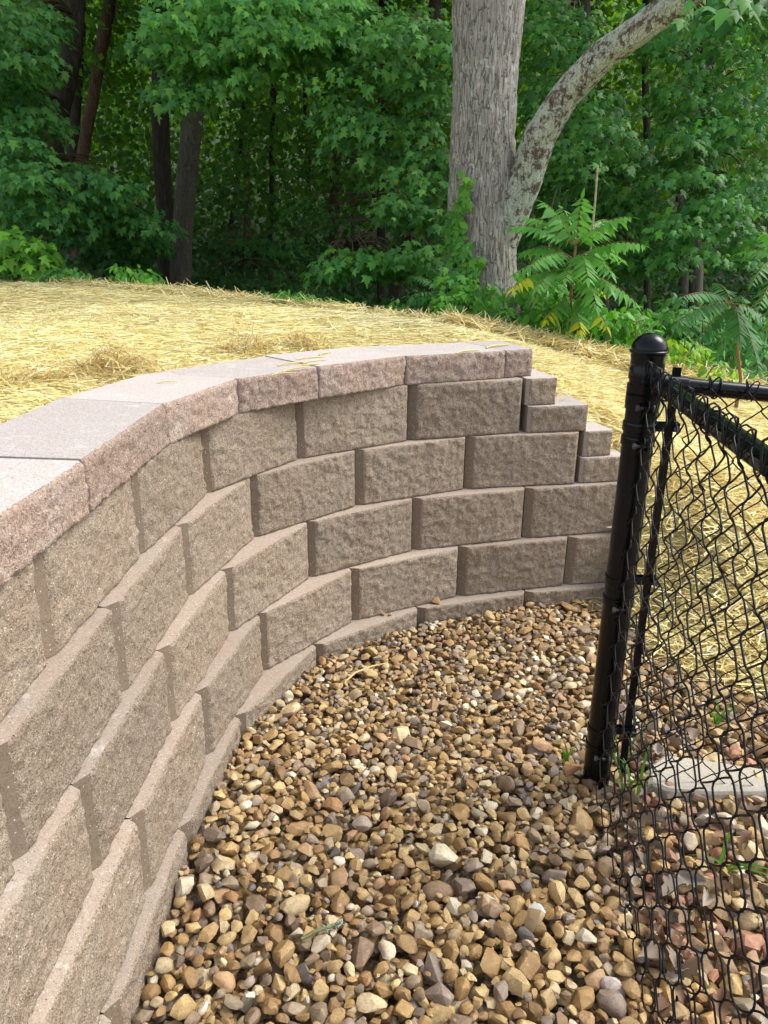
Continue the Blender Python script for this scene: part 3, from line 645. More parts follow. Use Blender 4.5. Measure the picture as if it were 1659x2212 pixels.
# untidy fringe along the crest and along the vegetation
xx = r.uniform(-3.8, 2.6, 9000); yy = crest_y(xx) + r.normal(-.05, .13, 9000); add_straw(xx, yy, .06, .18, .005, .05, .3, (5, 5, 5, 3, 5, 1, 4))
xx = r.uniform(.35, 2.4, 7000); yy = crest_y(xx) + r.normal(-.12, .12, 7000); add_straw(xx, yy, .07, .2, .0055, .07, .35, (4, 3, 6, 1, 7, 0, 3))
straw = link('straw', trimesh('straw', np.concatenate(Vs), np.concatenate(Qs), False, np.concatenate(Cs)), M['straw'])
tag(straw, 'pale yellow straw spread over the sloping ground behind the wall', 'straw', kind='stuff')

def straw_heap(cx, cy, n, sx, sy, ht, seed, label, zb=None, upr=.5, ang=0.0, cols=(5, 4, 6, 2, 7, 1, 4)):
    global r
    r = np.random.default_rng(seed); a = r.normal(0, 1, (n, 2)) * [sx, sy]; x = cx + a[:, 0] * math.cos(ang) - a[:, 1] * math.sin(ang); y = cy + a[:, 0] * math.sin(ang) + a[:, 1] * math.cos(ang)
    k = np.exp(-.5 * ((a[:, 0] / sx) ** 2 + (a[:, 1] / sy) ** 2)); zz = gz(x, y) if zb is None else np.full(n, zb)
    z = zz + .006 + r.uniform(0, 1, n) * ht * k
    V, Q, C = straw_batch(np.stack([x, y, z], 1), r.uniform(0, 6.28, n), np.abs(r.normal(0, upr, n)) * .8, r.uniform(.04, .14, n), r.uniform(.0014, .0032, n), r.normal(0, .6, n), r.normal(0, .12, n), straw_cols(r, n, cols) * np.array([.72, .66, .58]))
    base = np.array([cx, cy, float(np.min(z))]); o = link('straw_clump', trimesh('straw_clump', V - base, Q, False, C), M['straw']); o.location = base
    return tag(o, label, 'straw', kind='stuff')
straw_heap(-.79, 2.29, 380, .09, .045, .085, 21, 'large tangled clump of brownish straw against the back of the wall', ang=.9)
straw_heap(-.93, 2.05, 260, .13, .04, .03, 22, 'low spread of loose golden straw beside the large tangled clump', ang=1.1)
straw_heap(-.50, 2.76, 190, .09, .03, .06, 23, 'upright wispy straw clump at the back of the curved cap stones', ang=.7, upr=.9)
straw_heap(-.30, 2.93, 150, .06, .03, .06, 24, 'small dark straw clump near the bend of the cap stones', ang=.7, upr=.7, cols=(3, 2, 5, 1, 9, 0, 2))
# single stalks lying on the cap stones and ledges
def stalk(p0, p1, z, wid, label, group=None, lift=.004, col=(.62, .5, .22)):
    p0, p1 = np.array(p0, float), np.array(p1, float); m_ = (p0 + p1) / 2; d = p1 - p0; n = np.array([-d[1], d[0]]) / np.linalg.norm(d) * np.linalg.norm(d) * .05
    mb = MB(); mb.tube([np.array([*(q - m_), h]) for q, h in ((p0, .0012), (m_ - d * .2 + n, lift), (m_ + d * .2 + n * .6, lift * .8), (p1, .0015))], [wid * .5, wid * .55, wid * .5, wid * .3], 5)
    me = mb.mesh('straw_stalk', True, 80); a = me.color_attributes.new('Col', 'FLOAT_COLOR', 'POINT'); a.data.foreach_set('color', [*col, 1] * len(me.vertices))
    o = link('straw_stalk', me, M['straw']); o.location = (m_[0], m_[1], z); return tag(o, label, 'straw', group)
rs = np.random.default_rng(3)
ZC = 1.0022
for (xa, ya, xb, yb) in [(635, 795, 690, 787), (610, 804, 668, 793), (600, 790, 662, 783), (640, 778, 700, 772), (655, 786, 705, 778), (585, 812, 640, 806)]:
    stalk(onz(xa, ya, ZC)[:2], onz(xb, yb, ZC)[:2], ZC, .0042, 'straw stalk among those scattered on the curved cap stones', 'stalks on the cap stones')
stalk(onz(690, 768, ZC)[:2], onz(716, 762, ZC)[:2], ZC, .005, 'straw stalk among those scattered on the curved cap stones', 'stalks on the cap stones')
stalk(onz(985, 764, ZC)[:2], onz(1035, 757, ZC)[:2], ZC, .006, 'straw stalk among those scattered on the curved cap stones', 'stalks on the cap stones')
stalk(onz(1050, 752, ZC)[:2], onz(1100, 745, ZC)[:2], ZC, .007, 'straw stalk among those scattered on the curved cap stones', 'stalks on the cap stones')
stalk(onz(338, 828, ZC)[:2], onz(384, 826, ZC)[:2], ZC, .0035, 'short straw stalk lying by itself near the big clump', col=(.7, .58, .3))
for (xa, ya, xb, yb) in [(745, 1472, 830, 1432)]:
    stalk(onz(xa, ya, .02)[:2], onz(xb, yb, .02)[:2], .016, .006, 'long pale straw stalk lying across the gravel by the wall', lift=.012, col=(.66, .52, .24))
stalk(onz(1155, 1388, .02)[:2], onz(1215, 1392, .02)[:2], .02, .004, 'thin bent straw stalk on the gravel near the fence post', lift=.01, col=(.7, .58, .32))
straw_heap(.80, 2.72, 60, .10, .04, .05, 29, 'sparse dry straw wisps on the gravel at the wall end', zb=.01, upr=.5)
straw_heap(.62, 2.98, 24, .05, .03, .012, 30, 'thin flat straw wisps on the stepped end of the wall', zb=.80, upr=.1)
straw_heap(.83, 2.98, 30, .05, .03, .012, 31, 'flat straw wisps on the lowest steps of the wall', zb=.60, upr=.1)

# ------------------------------------------------------------------ single stones and bits worth a name
def single(name, x, y, z, abc, yaw, pr, col, label, cat='stone', tilt=(0, 0), mat=None):
    me = pm[pr].copy(); me.name = name
    if mat: me.materials.clear(); me.materials.append(mat)
    o = bpy.data.objects.new(name, me); COL.objects.link(o); o.location = (x, y, z); o.scale = abc; o.rotation_euler = (tilt[0], tilt[1], yaw); o.color = (*col, 1); return tag(o, label, cat)
def put(px, py, abc, yaw, pr, col, label, dz=.55, **k):
    p = onz(px, py, .02); z = hm(p[0], p[1]) - abc[2] * (1 - dz); p = onz(px, py, z); return single('stone', p[0], p[1], z, abc, yaw, pr, col, label, **k)
def tipped():
    m, t, b, N, L = newmat('white_tipped_stone'); tc = N('ShaderNodeTexCoord'); sx = N('ShaderNodeSeparateXYZ'); L(tc.outputs['Object'], sx.inputs[0])
    f = ramp(t, sx.outputs[0], [(0.48, (0, 0, 0)), (0.53, (1, 1, 1))]); n = noise(t, geo_pos(t), 40, 4)
    L(mix(t, f, ramp(t, n, [(0.3, (.26, .17, .09)), (.7, (.36, .25, .14))]), (.6, .58, .54)), b.inputs['Base Color']); b.inputs['Roughness'].default_value = .6; return m
put(1155, 1985, (.034, .019, .017), 1.15, 0, (.3, .2, .1), 'smooth tan cobble with a whitish end lying on the gravel', dz=.85, tilt=(0, -.35), mat=tipped())
put(1225, 1850, (.024, .021, .019), .4, 3, (.42, .27, .10), 'porous ochre stone on the gravel, left of the fence foot', dz=.8)
put(1236, 1668, (.034, .024, .026), .2, 1, (.33, .18, .08), 'large rounded rust-brown stone touching the post foot', dz=.75, tilt=(.3, .2))
put(1172, 1612, (.030, .024, .016), 2.7, 4, (.50, .31, .17), 'wide orange-tan sandstone lump on the gravel before the post', dz=.7)
put(1048, 1945, (.019, .018, .018), 0, 5, (.44, .30, .17), 'round tan pebble with the white shell fragment on it', dz=.8)
put(1412, 2100 + 15, (.025, .021, .017), .3, 7, (.62, .5, .46), 'white stone with dark red blotches beside the mesh bottom', dz=.75) if False else None
put(1328, 2128, (.026, .021, .018), .3, 7, (.66, .56, .52), 'chalky white and pink stone beside the bottom of the mesh', dz=.75)
p = onz(1050, 1918, .045)
mb = MB(); u = np.linspace(0, 1, 9); vv = np.linspace(-1, 1, 9); VS = []; FS = []
for a in u:
    for b in vv:
        rr_ = .019 * math.sqrt(max(a, .02)); VS.append((rr_ * b * 1.15, .003 * math.sin(b * 5), .004 + .024 * a - .006 * b * b - .011 * a * a + .0013 * math.sin(b * 9)))
FS = [(i * 9 + j, (i + 1) * 9 + j, (i + 1) * 9 + j + 1, i * 9 + j + 1) for i in range(8) for j in range(8)]
mb.add([(x_, y_ + .004, z_) for x_, y_, z_ in VS], FS); me = mb.mesh('shell_fragment', True, 80); o = link('shell_fragment', me, plain('white_shell', (.78, .78, .76), .35, .5, 90, .06)); o.location = (p[0], p[1], hm(p[0], p[1]) - .004)
md = o.modifiers.new('thickness', 'SOLIDIFY'); md.thickness = .0022; tag(o, 'white curved shell fragment standing on a round tan pebble', 'shell')
# pebbles that have come to rest on the ledges of the wall
for (px_, py_, z_, s_, lab) in [(942, 1302, .0864, .0155, 'pale flat pebble resting on the lowest ledge of the wall'), (828, 1328, .0864, .008, 'small tan chip on the lowest ledge in a corner of the wall foot'), (843, 1329, .0864, .0065, 'tiny brown chip beside the tan chip on the ledge'), (681, 1799, .0864, .013, 'brown pebble resting on the lowest ledge near the viewer'), (561, 1556, .0864, .007, 'yellow chip in the corner between two blocks')]:
    p = onz(px_, py_, z_); single('pebble_on_ledge', p[0], p[1], z_ + s_ * .55, (s_ * 1.2, s_, s_ * .7), px_, px_ % NP, PAL[(px_ * 7) % 7] * 1.1, lab, 'pebble')
# lichened twig on the gravel
a0, a1 = onz(650, 2010, .045), onz(735, 1980, .045); zt = max(hm(a0[0], a0[1]), hm(a1[0], a1[1]), .02) + .002
tw = empty('twig', (*((a0 + a1) / 2)[:2], zt), 'short green-grey lichened twig lying across the gravel', 'twig')
mb = MB(); aa = np.array([*a0[:2], zt]); bb = np.array([*a1[:2], zt + .006]); mb.tube([aa, aa * .6 + bb * .4 + [0, .002, .003], bb], [.0035, .0042, .0035], 8); child('stem', mb.mesh('stem'), plain('mossy_twig', (.16, .18, .08), .9, .2, 120, .4), tw)
rl = np.random.default_rng(8); mb = MB()
for k in range(70):
    c = aa + (bb - aa) * rl.uniform(.62, 1.05) + rl.normal(0, .002, 3); d = unit(rl.normal(size=3) + [0, 0, .4]) * rl.uniform(.006, .014); s = unit(rl.normal(size=3)) * .0022
    mb.add([c - s, c + s, c + d], [(0, 1, 2)])
child('lichen', mb.mesh('lichen', False), plain('pale_lichen', (.42, .5, .38), .9, .2, 150, .3), tw)
# pale concrete slab showing under the far panel
mb = MB(); pts = [onz(1395, 1668, .01), onz(1430, 1640, .01), onz(1500, 1648, .01), onz(1659, 1672, .01), onz(1800, 1700, .01), onz(1800, 1760, .01), onz(1659, 1722, .01), onz(1540, 1722, .01), onz(1440, 1715, .01), onz(1400, 1700, .01)]
pc = np.mean(pts, 0); ring = [np.array([q[0], q[1]]) for q in pts]; VS = []
for zz, sh in ((-.05, 0), (.018, 0), (.026, .06)):
    for q in ring: VS.append((*(q + (pc[:2] - q) * sh), zz))
n_ = len(ring); FS = [(k * n_ + i, k * n_ + (i + 1) % n_, (k + 1) * n_ + (i + 1) % n_, (k + 1) * n_ + i) for k in range(2) for i in range(n_)] + [tuple(range(2 * n_, 3 * n_))]
bm = bmesh.new(); me = pymesh('concrete_slab', np.array(VS) - [pc[0], pc[1], 0], FS); bm.from_mesh(me); bmesh.ops.recalc_face_normals(bm, faces=bm.faces); bm.to_mesh(me); bm.free()
o = link('concrete_slab', me, M['slab']); o.location = (pc[0], pc[1], 0); tag(o, 'flat pale concrete slab lying behind the wire mesh', 'slab')

# dead leaves round the fence foot
OAK = [(0, 0), (.07, .10), (.19, .20), (.14, .28), (.29, .44), (.19, .50), (.29, .66), (.17, .74), (.14, .90), (0, 1.0), (-.14, .90), (-.17, .74), (-.29, .66), (-.19, .50), (-.29, .44), (-.14, .28), (-.19, .20), (-.07, .10)]
DL = np.array([(.21, .15, .10), (.25, .20, .15), (.17, .115, .07), (.29, .25, .20), (.21, .125, .075)])
def oak_leaf(seed):
    rr = np.random.default_rng(seed); pts = []; mid = [(0, y, 0) for y in np.linspace(0, 1, 6)]
    cv = rr.uniform(-1.1, 1.1); ft = rr.uniform(.5, 1.6)
    f = lambda x, y: (x, y, ft * abs(x) + cv * (y - .5) ** 2 + .05 * math.sin(9 * x + 7 * y))
    V = [f(x, y) for x, y in OAK] + [f(0, y) for y in (.2, .45, .7)]
    F = [(0, 1, 18), (1, 2, 3), (1, 3, 18), (3, 4, 5), (3, 5, 19), (3, 19, 18), (5, 6, 7), (5, 7, 20), (5, 20, 19), (7, 8, 9), (7, 9, 20), (0, 18, 17), (17, 15, 16), (17, 18, 15), (15, 13, 14), (15, 19, 13), (15, 18, 19), (13, 11, 12), (13, 20, 11), (13, 19, 20), (11, 9, 10), (11, 20, 9)]
    return np.array(V), np.array(F)
OL = [oak_leaf(i) for i in range(6)]
rl = np.random.default_rng(17); VV, FF, CC, nv2 = [], [], [], 0; meshes = []
for k, (V, F) in enumerate(OL):
    me = trimesh('dead_leaf', V - [0, .5, 0], F, True, np.broadcast_to(DL[k % 5], (len(V), 3))); me.materials.append(M['litter']); meshes.append(me)
cnt = 0
for k in range(150):
    y = rl.uniform(.95, 1.95); s_ = abs(rl.normal(.06, .12)) if k < 120 else rl.uniform(0, .55)
    x = fence_x(min(y, 1.7)) + .01 + s_
    if x > 1.3 or (y > 1.75 and x < .68) or (x > .78 and 1.62 < y < 1.83): continue
    L = rl.uniform(.035, .075); z = hm(x, y) + .006 + rl.uniform(0, .012); rot = Matrix.Rotation(rl.uniform(0, 6.28), 3, 'Z') @ Matrix.Rotation(rl.normal(0, .45), 3, 'X') @ Matrix.Rotation(rl.normal(0, .6), 3, 'Y')
    q = int(rl.integers(6))
    if k % 5 == 0:
        o = bpy.data.objects.new('dead_leaf', meshes[q]); COL.objects.link(o); o.location = (x, y, z + .004); o.rotation_euler = rot.to_euler(); o.scale = (L, L, L)
        tag(o, 'dry curled brown oak leaf lying behind the wire mesh', 'leaf', 'dead leaves along the fence foot')
    else:
        V, F = OL[q]; VV.append(((V - [0, .5, 0]) * L) @ np.array(rot).T + [x, y, z]); FF.append(F + nv2); CC.append(np.broadcast_to(DL[int(rl.integers(5))] * rl.uniform(.7, 1.2), (len(V), 3))); nv2 += len(V)
o = link('leaf_litter', trimesh('leaf_litter', np.concatenate(VV), np.concatenate(FF), True, np.concatenate(CC)), M['litter']); tag(o, 'brown leaf litter caught along the foot of the fence', 'leaf litter', kind='stuff')
# green grass blades at the post and by the mesh
def grass(x, y, n, hgt, spread, lean, seed, label):
    rr = np.random.default_rng(seed); root = empty('grass_tuft', (x, y, 0), label, 'grass'); 
    for k in range(n):
        a = rr.uniform(0, 6.28); h_ = hgt * rr.uniform(.5, 1.1); d = np.array([math.cos(a), math.sin(a), 0]) * spread * rr.uniform(.4, 1.2) + np.array([*lean, 0]); b0 = np.array([x, y, .0]) + rr.normal(0, .008, 3) * [1, 1, 0]
        s = np.array([-math.sin(a), math.cos(a), 0]); V = []
        for t_ in np.linspace(0, 1, 6):
            c = b0 + d * t_ ** 1.7 + UP * h_ * (t_ - .35 * t_ ** 3); wv = .0042 * (1 - t_ ** 2) + .0004; V += [c - s * wv, c + s * wv]
        me = trimesh('blade', np.array(V) - [x, y, 0], np.array([(2 * i, 2 * i + 1, 2 * i + 3, 2 * i + 2) for i in range(5)]), True, np.broadcast_to(np.array([.10, .22, .045]) * rr.uniform(.8, 1.2), (12, 3))); link('blade', me, M['leaf'], root)
grass(.655, 1.66, 9, .20, .09, (0, 0), 1, 'green grass tuft growing beside the post foot')
grass(.675, 1.80, 8, .24, .08, (0, .02), 2, 'green grass tuft between the post and the second tension bar')
grass(.52, 1.80, 4, .09, .08, (-.03, 0), 3, 'few short green grass blades on the gravel left of the post')
grass(.80, 1.42, 5, .16, .13, (-.04, -.1), 4, 'sprawling green grass blades among the dead leaves')
grass(.86, 1.17, 4, .14, .14, (-.06, -.05), 5, 'single sprig of long grass among the red stones')
grass(1.02, 2.0, 7, .12, .07, (0, 0), 6, 'small grass tuft below the straw slope')

# ------------------------------------------------------------------ leaves
MAPLE = np.array([(0, 0), (.15, -.02), (.45, .02), (.27, .21), (.54, .56), (.21, .50), (.17, .64), (0, 1.05), (-.17, .64), (-.21, .50), (-.54, .56), (-.27, .21), (-.45, .02), (-.15, -.02), (0, .32)])
MAPLE_F = np.array([(14, i, (i + 1) % 14) for i in range(14)])
OVAL = np.array([(0, 0), (.22, .22), (.27, .5), (.13, .8), (0, 1), (-.13, .8), (-.27, .5), (-.22, .22), (0, .5)]); OVAL_F = np.array([(8, i, (i + 1) % 8) for i in range(8)])
LANCE = np.array([(0, 0), (.135, .16), (.14, .42), (0, 1), (-.14, .42), (-.135, .16)]); LANCE_F = np.array([(0, 1, 2), (0, 2, 3), (0, 3, 4), (0, 4, 5)])
KITE = np.array([(0, 0), (.36, .42), (0, 1), (-.36, .42)]); KITE_F = np.array([(0, 1, 2), (0, 2, 3)])
FOLD = {'maple': (MAPLE, MAPLE_F), 'oval': (OVAL, OVAL_F), 'lance': (LANCE, LANCE_F), 'kite': (KITE, KITE_F)}
def leaves(shape, pos, nrm, tip, size, col, cup=.28):
    S, F = FOLD[shape]; n = len(pos); nrm = unit(nrm); tip = unit(tip - nrm * np.sum(tip * nrm, 1, keepdims=True)); sd_ = np.cross(tip, nrm)
    z = -cup * np.abs(S[:, 0]) - .22 * S[:, 1] ** 2
    V = pos[:, None] + size[:, None, None] * (S[None, :, :1] * sd_[:, None] + S[None, :, 1:2] * tip[:, None] + z[None, :, None] * nrm[:, None])
    k = len(S); return V.reshape(-1, 3), (F[None] + (np.arange(n) * k)[:, None, None]).reshape(-1, 3), np.repeat(col, k, 0)
class Crown:
    def __init__(s): s.V = []; s.F = []; s.C = []; s.n = 0
    def add(s, V, F, C): s.V.append(V); s.F.append(F + s.n); s.C.append(C); s.n += len(V)
    def mesh(s, name): return trimesh(name, np.concatenate(s.V), np.concatenate(s.F), False, np.concatenate(s.C))
GR = np.array([(.070, .195, .042), (.086, .222, .044), (.058, .172, .048), (.102, .235, .040)])
def clump(cr, r, c, Rc, n, ls, out, shape='maple', tint=(1, 1, 1), flat=.35, droop=.5):
    """umbrella of leaves round c: flat in the middle, hanging at the rim"""
    a = r.uniform(0, 6.283, n); q = np.sqrt(r.uniform(0, 1, n)) ** .8; d = np.stack([np.cos(a), np.sin(a), 0 * a], 1)
    pos = c + d * (q * Rc)[:, None] + UP * (-droop * Rc * q ** 2 + r.normal(0, flat * .35 * Rc, n))[:, None]
    o = np.array([out[0], out[1], 0.0])
    nrm = UP * .75 + o * .45 + d * (q * .45)[:, None] + r.normal(0, .33, (n, 3))
    tip = d * .6 + o * .45 - UP * (.35 + .75 * q)[:, None] + r.normal(0, .35, (n, 3))
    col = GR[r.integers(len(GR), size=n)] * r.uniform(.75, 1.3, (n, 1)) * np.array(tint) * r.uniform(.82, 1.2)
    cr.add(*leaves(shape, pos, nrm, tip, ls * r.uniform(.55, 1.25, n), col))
def px_clumps(r, ell):
    """(cx, cy, rx, ry, n, y0, y1): points inside an ellipse of the picture, spread over a range of distances"""
    cx, cy, rx, ry, n, y0, y1 = ell; out = []
    while len(out) < n:
        a, b = r.uniform(-1, 1, 2)
        if a * a + b * b < 1: out.append(P(cx + a * rx, cy + b * ry, r.uniform(y0, y1)))
    return np.array(out)
def trunk_path(px, Y, r0, r1, top=7.5, Y2=None):
    pts = [P(x, y, Y + ((Y2 or Y) - Y) * i / max(1, len(px) - 1)) for i, (x, y) in enumerate(px)]
    b = pts[0]; g = gz(b[0], b[1])[0]; d = pts[0] - pts[1]; d = d / d[2] if abs(d[2]) > .01 else np.array([0, 0, 1.0])
    if b[2] > g: pts.insert(0, b + d * min(0, (g - .15 - b[2])) * np.array([.5, .5, 1]))
    e = pts[-1] - pts[-2]; e = unit(e); 
    if pts[-1][2] < top: pts.append(pts[-1] + (e * np.array([.6, .6, 1])) / max(.3, e[2]) * (top - pts[-1][2]))
    pts = np.array(pts); s = np.concatenate([[0], np.cumsum(np.linalg.norm(np.diff(pts, axis=0), axis=1))]); t = np.linspace(0, s[-1], 26)
    Q_ = np.stack([np.interp(t, s, pts[:, k]) for k in range(3)], 1)
    for _ in range(2): Q_[1:-1] = .25 * Q_[:-2] + .5 * Q_[1:-1] + .25 * Q_[2:]
    Q_[1:-1, :2] += .02 * vn(Q_[1:-1] + Y, 1.3, 3)[:, None]
    rr = np.linspace(r0, r1, 26); rr[0] *= 1.35; rr[1] *= 1.12
    return Q_, rr
def trunk_mesh(Q_, rr, seg=14):
    mb = MB(); mb.tube(Q_, rr * (1 + .06 * vn(Q_, 3, 8)), seg); return mb.mesh('trunk', True, 80)
NT = 0
def tree(name, label, px, Y, r0, r1, mat, fol, leaf=.070, tint=(1, 1, 1), shape='maple', Rc=.25, nl=46, canopy=26, seed=0, group=None, top=7.5, Y2=None, twigs=True, cleaf=.30):
    r = np.random.default_rng(900 + seed); Q_, rr = trunk_path(px, Y, r0, r1, top, Y2); base = Q_[0]
    root = empty(name, base, label, 'tree', group); child('trunk', trunk_mesh(Q_, rr), mat, root)
    cr = Crown(); bw = MB(); nb = 0
    for ell in fol:
        for c in px_clumps(r, ell[:7]):
            to = unit(np.array([-c[0] * .4, -1.0])); aw = c[:2] - Q_[np.argmin(abs(Q_[:, 2] - c[2])), :2]; aw = aw / (np.linalg.norm(aw) + .3)
            kk = dict(tint=tint, shape=shape)
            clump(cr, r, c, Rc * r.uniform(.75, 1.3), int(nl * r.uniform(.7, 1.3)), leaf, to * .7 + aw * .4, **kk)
            if twigs:
                i = np.argmin(np.abs(Q_[:, 2] - (c[2] + .25)) + .0); i = min(len(Q_) - 1, max(2, i)); s_ = Q_[i]; m_ = s_ * .4 + c * .6 + UP * .22 + r.normal(0, .06, 3)
                tt = np.linspace(0, 1, 7)[:, None]; bz = (1 - tt) ** 2 * s_ + 2 * tt * (1 - tt) * m_ + tt ** 2 * c
                bw.tube(bz, np.linspace(.012, .003, 7), 5); nb += 1
    tp = Q_[-1]
    for k in range(canopy):                               # the rest of the crown, above what the picture shows
        c = tp + np.array([r.normal(0, 1.9), r.normal(.8, 1.8), r.uniform(-2.6, 1.6)]); 
        pxx, pyy, _ = project(c)
        inv = pyy[0] > -260 and -300 < pxx[0] < 1960 and c[1] > 0
        clump(cr, r, c, 1.1 if not inv else .6, 60 if not inv else 70, cleaf if not inv else .10, np.array([0, -.4]), 'kite' if not inv else 'maple', tint)
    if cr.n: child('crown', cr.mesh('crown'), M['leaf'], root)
    if nb: child('branches', bw.mesh('branches', True, 80), M['twig'], root)
    return root

# ------------------------------------------------------------------ the big tree behind the wall
TB = P(1040, 712, 5.15); TB[2] = gz(TB[0], TB[1])[0]
big = empty('oak_tree', TB, 'big grey-barked tree with a thick lichened limb, just behind the wall', 'tree')
cen = np.array([P(1040, 760, 5.15), P(1040, 700, 5.15), P(1039, 600, 5.15), P(1041, 450, 5.15), P(1042, 300, 5.15), P(1048, 150, 5.17), P(1056, 0, 5.2), P(1066, -160, 5.25), P(1085, -420, 5.4)])
cen[0][2] = TB[2] - .25
rad = np.array([.36, .275, .222, .213, .197, .193, .212, .20, .15])
def bark_trunk(cen, rad, nr, ns, seed, ridge, flare=True):
    s = np.concatenate([[0], np.cumsum(np.linalg.norm(np.diff(cen, axis=0), axis=1))]); t = np.linspace(0, s[-1], nr)
    Q_ = np.stack([np.interp(t, s, cen[:, k]) for k in range(3)], 1); rr = np.interp(t, s, rad)
    for _ in range(6): Q_[1:-1] = .25 * Q_[:-2] + .5 * Q_[1:-1] + .25 * Q_[2:]; rr[1:-1] = .25 * rr[:-2] + .5 * rr[1:-1] + .25 * rr[2:]
    mb = MB(); mb.tube(Q_, rr, ns, False); V = mb.v[0].reshape(nr, ns, 3); ang = np.linspace(0, 2 * math.pi, ns, endpoint=False)
    dirs = unit(V - Q_[:, None]); A_, T_ = np.meshgrid(ang, t); hh = Q_[:, 2][:, None] - Q_[0, 2]
    # plated ridges: cells stretched along the stem, wandering sideways
    wob = .35 * fbm(np.stack([np.cos(A_) * 1.2, np.sin(A_) * 1.2, T_ * 1.5], -1), 1.6, seed, 2)
    q = np.stack([np.cos(A_ + wob * .2) * rr[:, None] * 34, np.sin(A_ + wob * .2) * rr[:, None] * 34, T_ * 5.5], -1)
    rd = np.abs(vn(q, 1.0, seed + 2)); rd2 = np.abs(vn(q, 1.9, seed + 4)); off = ridge * (np.minimum(rd * 2.6, 1) * .7 + np.minimum(rd2 * 2.6, 1) * .3 - .75)
    if flare: off = off + np.exp(-hh / .28) * .10 * (np.maximum(0, np.cos(3 * (A_ + .7))) - .3) + .008 * fbm(np.stack([np.cos(A_), np.sin(A_), T_], -1), 1.7, seed + 8, 2)
    V = V + dirs * off[..., None]
    return pymesh('trunk', V.reshape(-1, 3), mb.f, True)
child('trunk', bark_trunk(cen, rad, 330, 190, 3, .014), M['bark_big'], big)
lc = np.array([P(1078, 520, 5.1), P(1105, 450, 5.08), P(1133, 390, 5.05), P(1168, 290, 4.98), P(1224, 203, 4.9), P(1300, 122, 4.8), P(1380, 65, 4.7), P(1440, 22, 4.62), P(1520, -40, 4.5), P(1640, -150, 4.35)])
child('limb', bark_trunk(lc, np.array([.12, .118, .105, .093, .083, .079, .076, .073, .068, .05]), 240, 100, 12, .009, False), M['bark_limb'], big)
cr = Crown(); r = np.random.default_rng(77)
for c in px_clumps(r, (1625, 0, 60, 40, 9, 4.0, 4.6)): clump(cr, r, c, .2, 20, .10, np.array([-.2, -.8]), 'maple', (.9, 1.0, 1.15))
for k in range(26):
    c = np.array([TB[0] + r.normal(.2, 1.9), TB[1] + r.normal(.5, 1.5), r.uniform(4.6, 8.5)])
    pxx, pyy, _ = project(c)
    if pyy[0] > -150: continue
    clump(cr, r, c, .9, 55, .22, np.array([0, -.4]))
child('crown', cr.mesh('crown'), M['leaf'], big)

# ------------------------------------------------------------------ woodland trees; ellipses are (x, y, rx, ry, clumps, near, far) in picture pixels
D_, PL, RD = M['bark_dark'], M['bark_pale'], M['bark_red']
tree('maple_tree', 'maple with bright drooping boughs above the paired dark trunks', [(388, 640), (392, 520), (400, 400), (418, 250), (432, 170), (440, 60)], 9.6, .125, .085, PL,
     [(560, 15, 230, 55, 42, 6.6, 8.0), (640, 75, 110, 60, 22, 6.6, 7.6), (440, 85, 110, 55, 18, 6.8, 7.8), (385, 190, 45, 40, 6, 6.9, 7.5), (490, 140, 60, 40, 7, 6.8, 7.6), (600, 130, 70, 40, 8, 6.8, 7.6), (770, 40, 90, 60, 12, 6.9, 8.2)], tint=(1.75, 1.7, 1.8), seed=1, Rc=.21, nl=54, leaf=.074)  # extra sky light on these boughs painted in as a brighter leaf tint
tree('maple_tree', 'slim dark trunk standing beside the leaning grey one', [(362, 640), (362, 500), (352, 380), (347, 250), (350, 120), (356, 0)], 10.0, .105, .08, D_, [(330, 60, 60, 70, 5, 9, 10.5)], seed=2, Rc=.3)
tree('maple_tree', 'leafy maple filling the left edge with mid-green foliage', [(108, 600), (107, 480), (112, 380), (118, 300), (150, 150), (165, -10)], 9.2, .11, .09, D_,
     [(20, 110, 75, 130, 30, 6.6, 8.2), (35, 230, 65, 70, 14, 7.0, 8.4), (40, 330, 90, 60, 18, 6.6, 8.2), (150, 400, 110, 50, 20, 6.8, 8.2), (230, 450, 90, 45, 14, 7.0, 8.2), (60, 440, 90, 50, 14, 6.8, 8.0), (300, 480, 50, 25, 6, 7.2, 8.0), (30, 20, 90, 50, 12, 6.8, 8.2)], tint=(.98, 1.08, 1.2), seed=3, Rc=.25)
tree('forest_tree', 'dark forked trunk behind the leafy maple at the wood edge', [(160, 600), (150, 420), (160, 300), (168, 180), (172, 0)], 12.0, .09, .07, D_, [(190, 120, 60, 70, 8, 11, 14)], seed=4, Rc=.35, tint=(1.1, 1.15, .8))
tree('forest_tree', 'reddish leaning trunk rising through the yellow-green leaves', [(165, 600), (172, 420), (180, 320), (205, 170), (236, 20), (246, -40)], 11.5, .085, .07, RD, [(260, 40, 60, 50, 7, 11, 14), (250, 170, 60, 60, 7, 12, 15)], seed=5, Rc=.35, tint=(1.25, 1.2, .7))
tree('sapling', 'low maple sapling with a wide umbrella of leaves, left of the big trunk', [(742, 660), (744, 600), (750, 560), (756, 540)], 7.2, .018, .01, D_, [(770, 548, 85, 22, 15, 6.5, 7.6), (700, 575, 45, 18, 7, 6.6, 7.2), (835, 580, 35, 25, 6, 6.8, 7.6)], seed=6, Rc=.17, nl=26, leaf=.08, canopy=0, top=1.2, tint=(1.6, 1.6, 1.5))
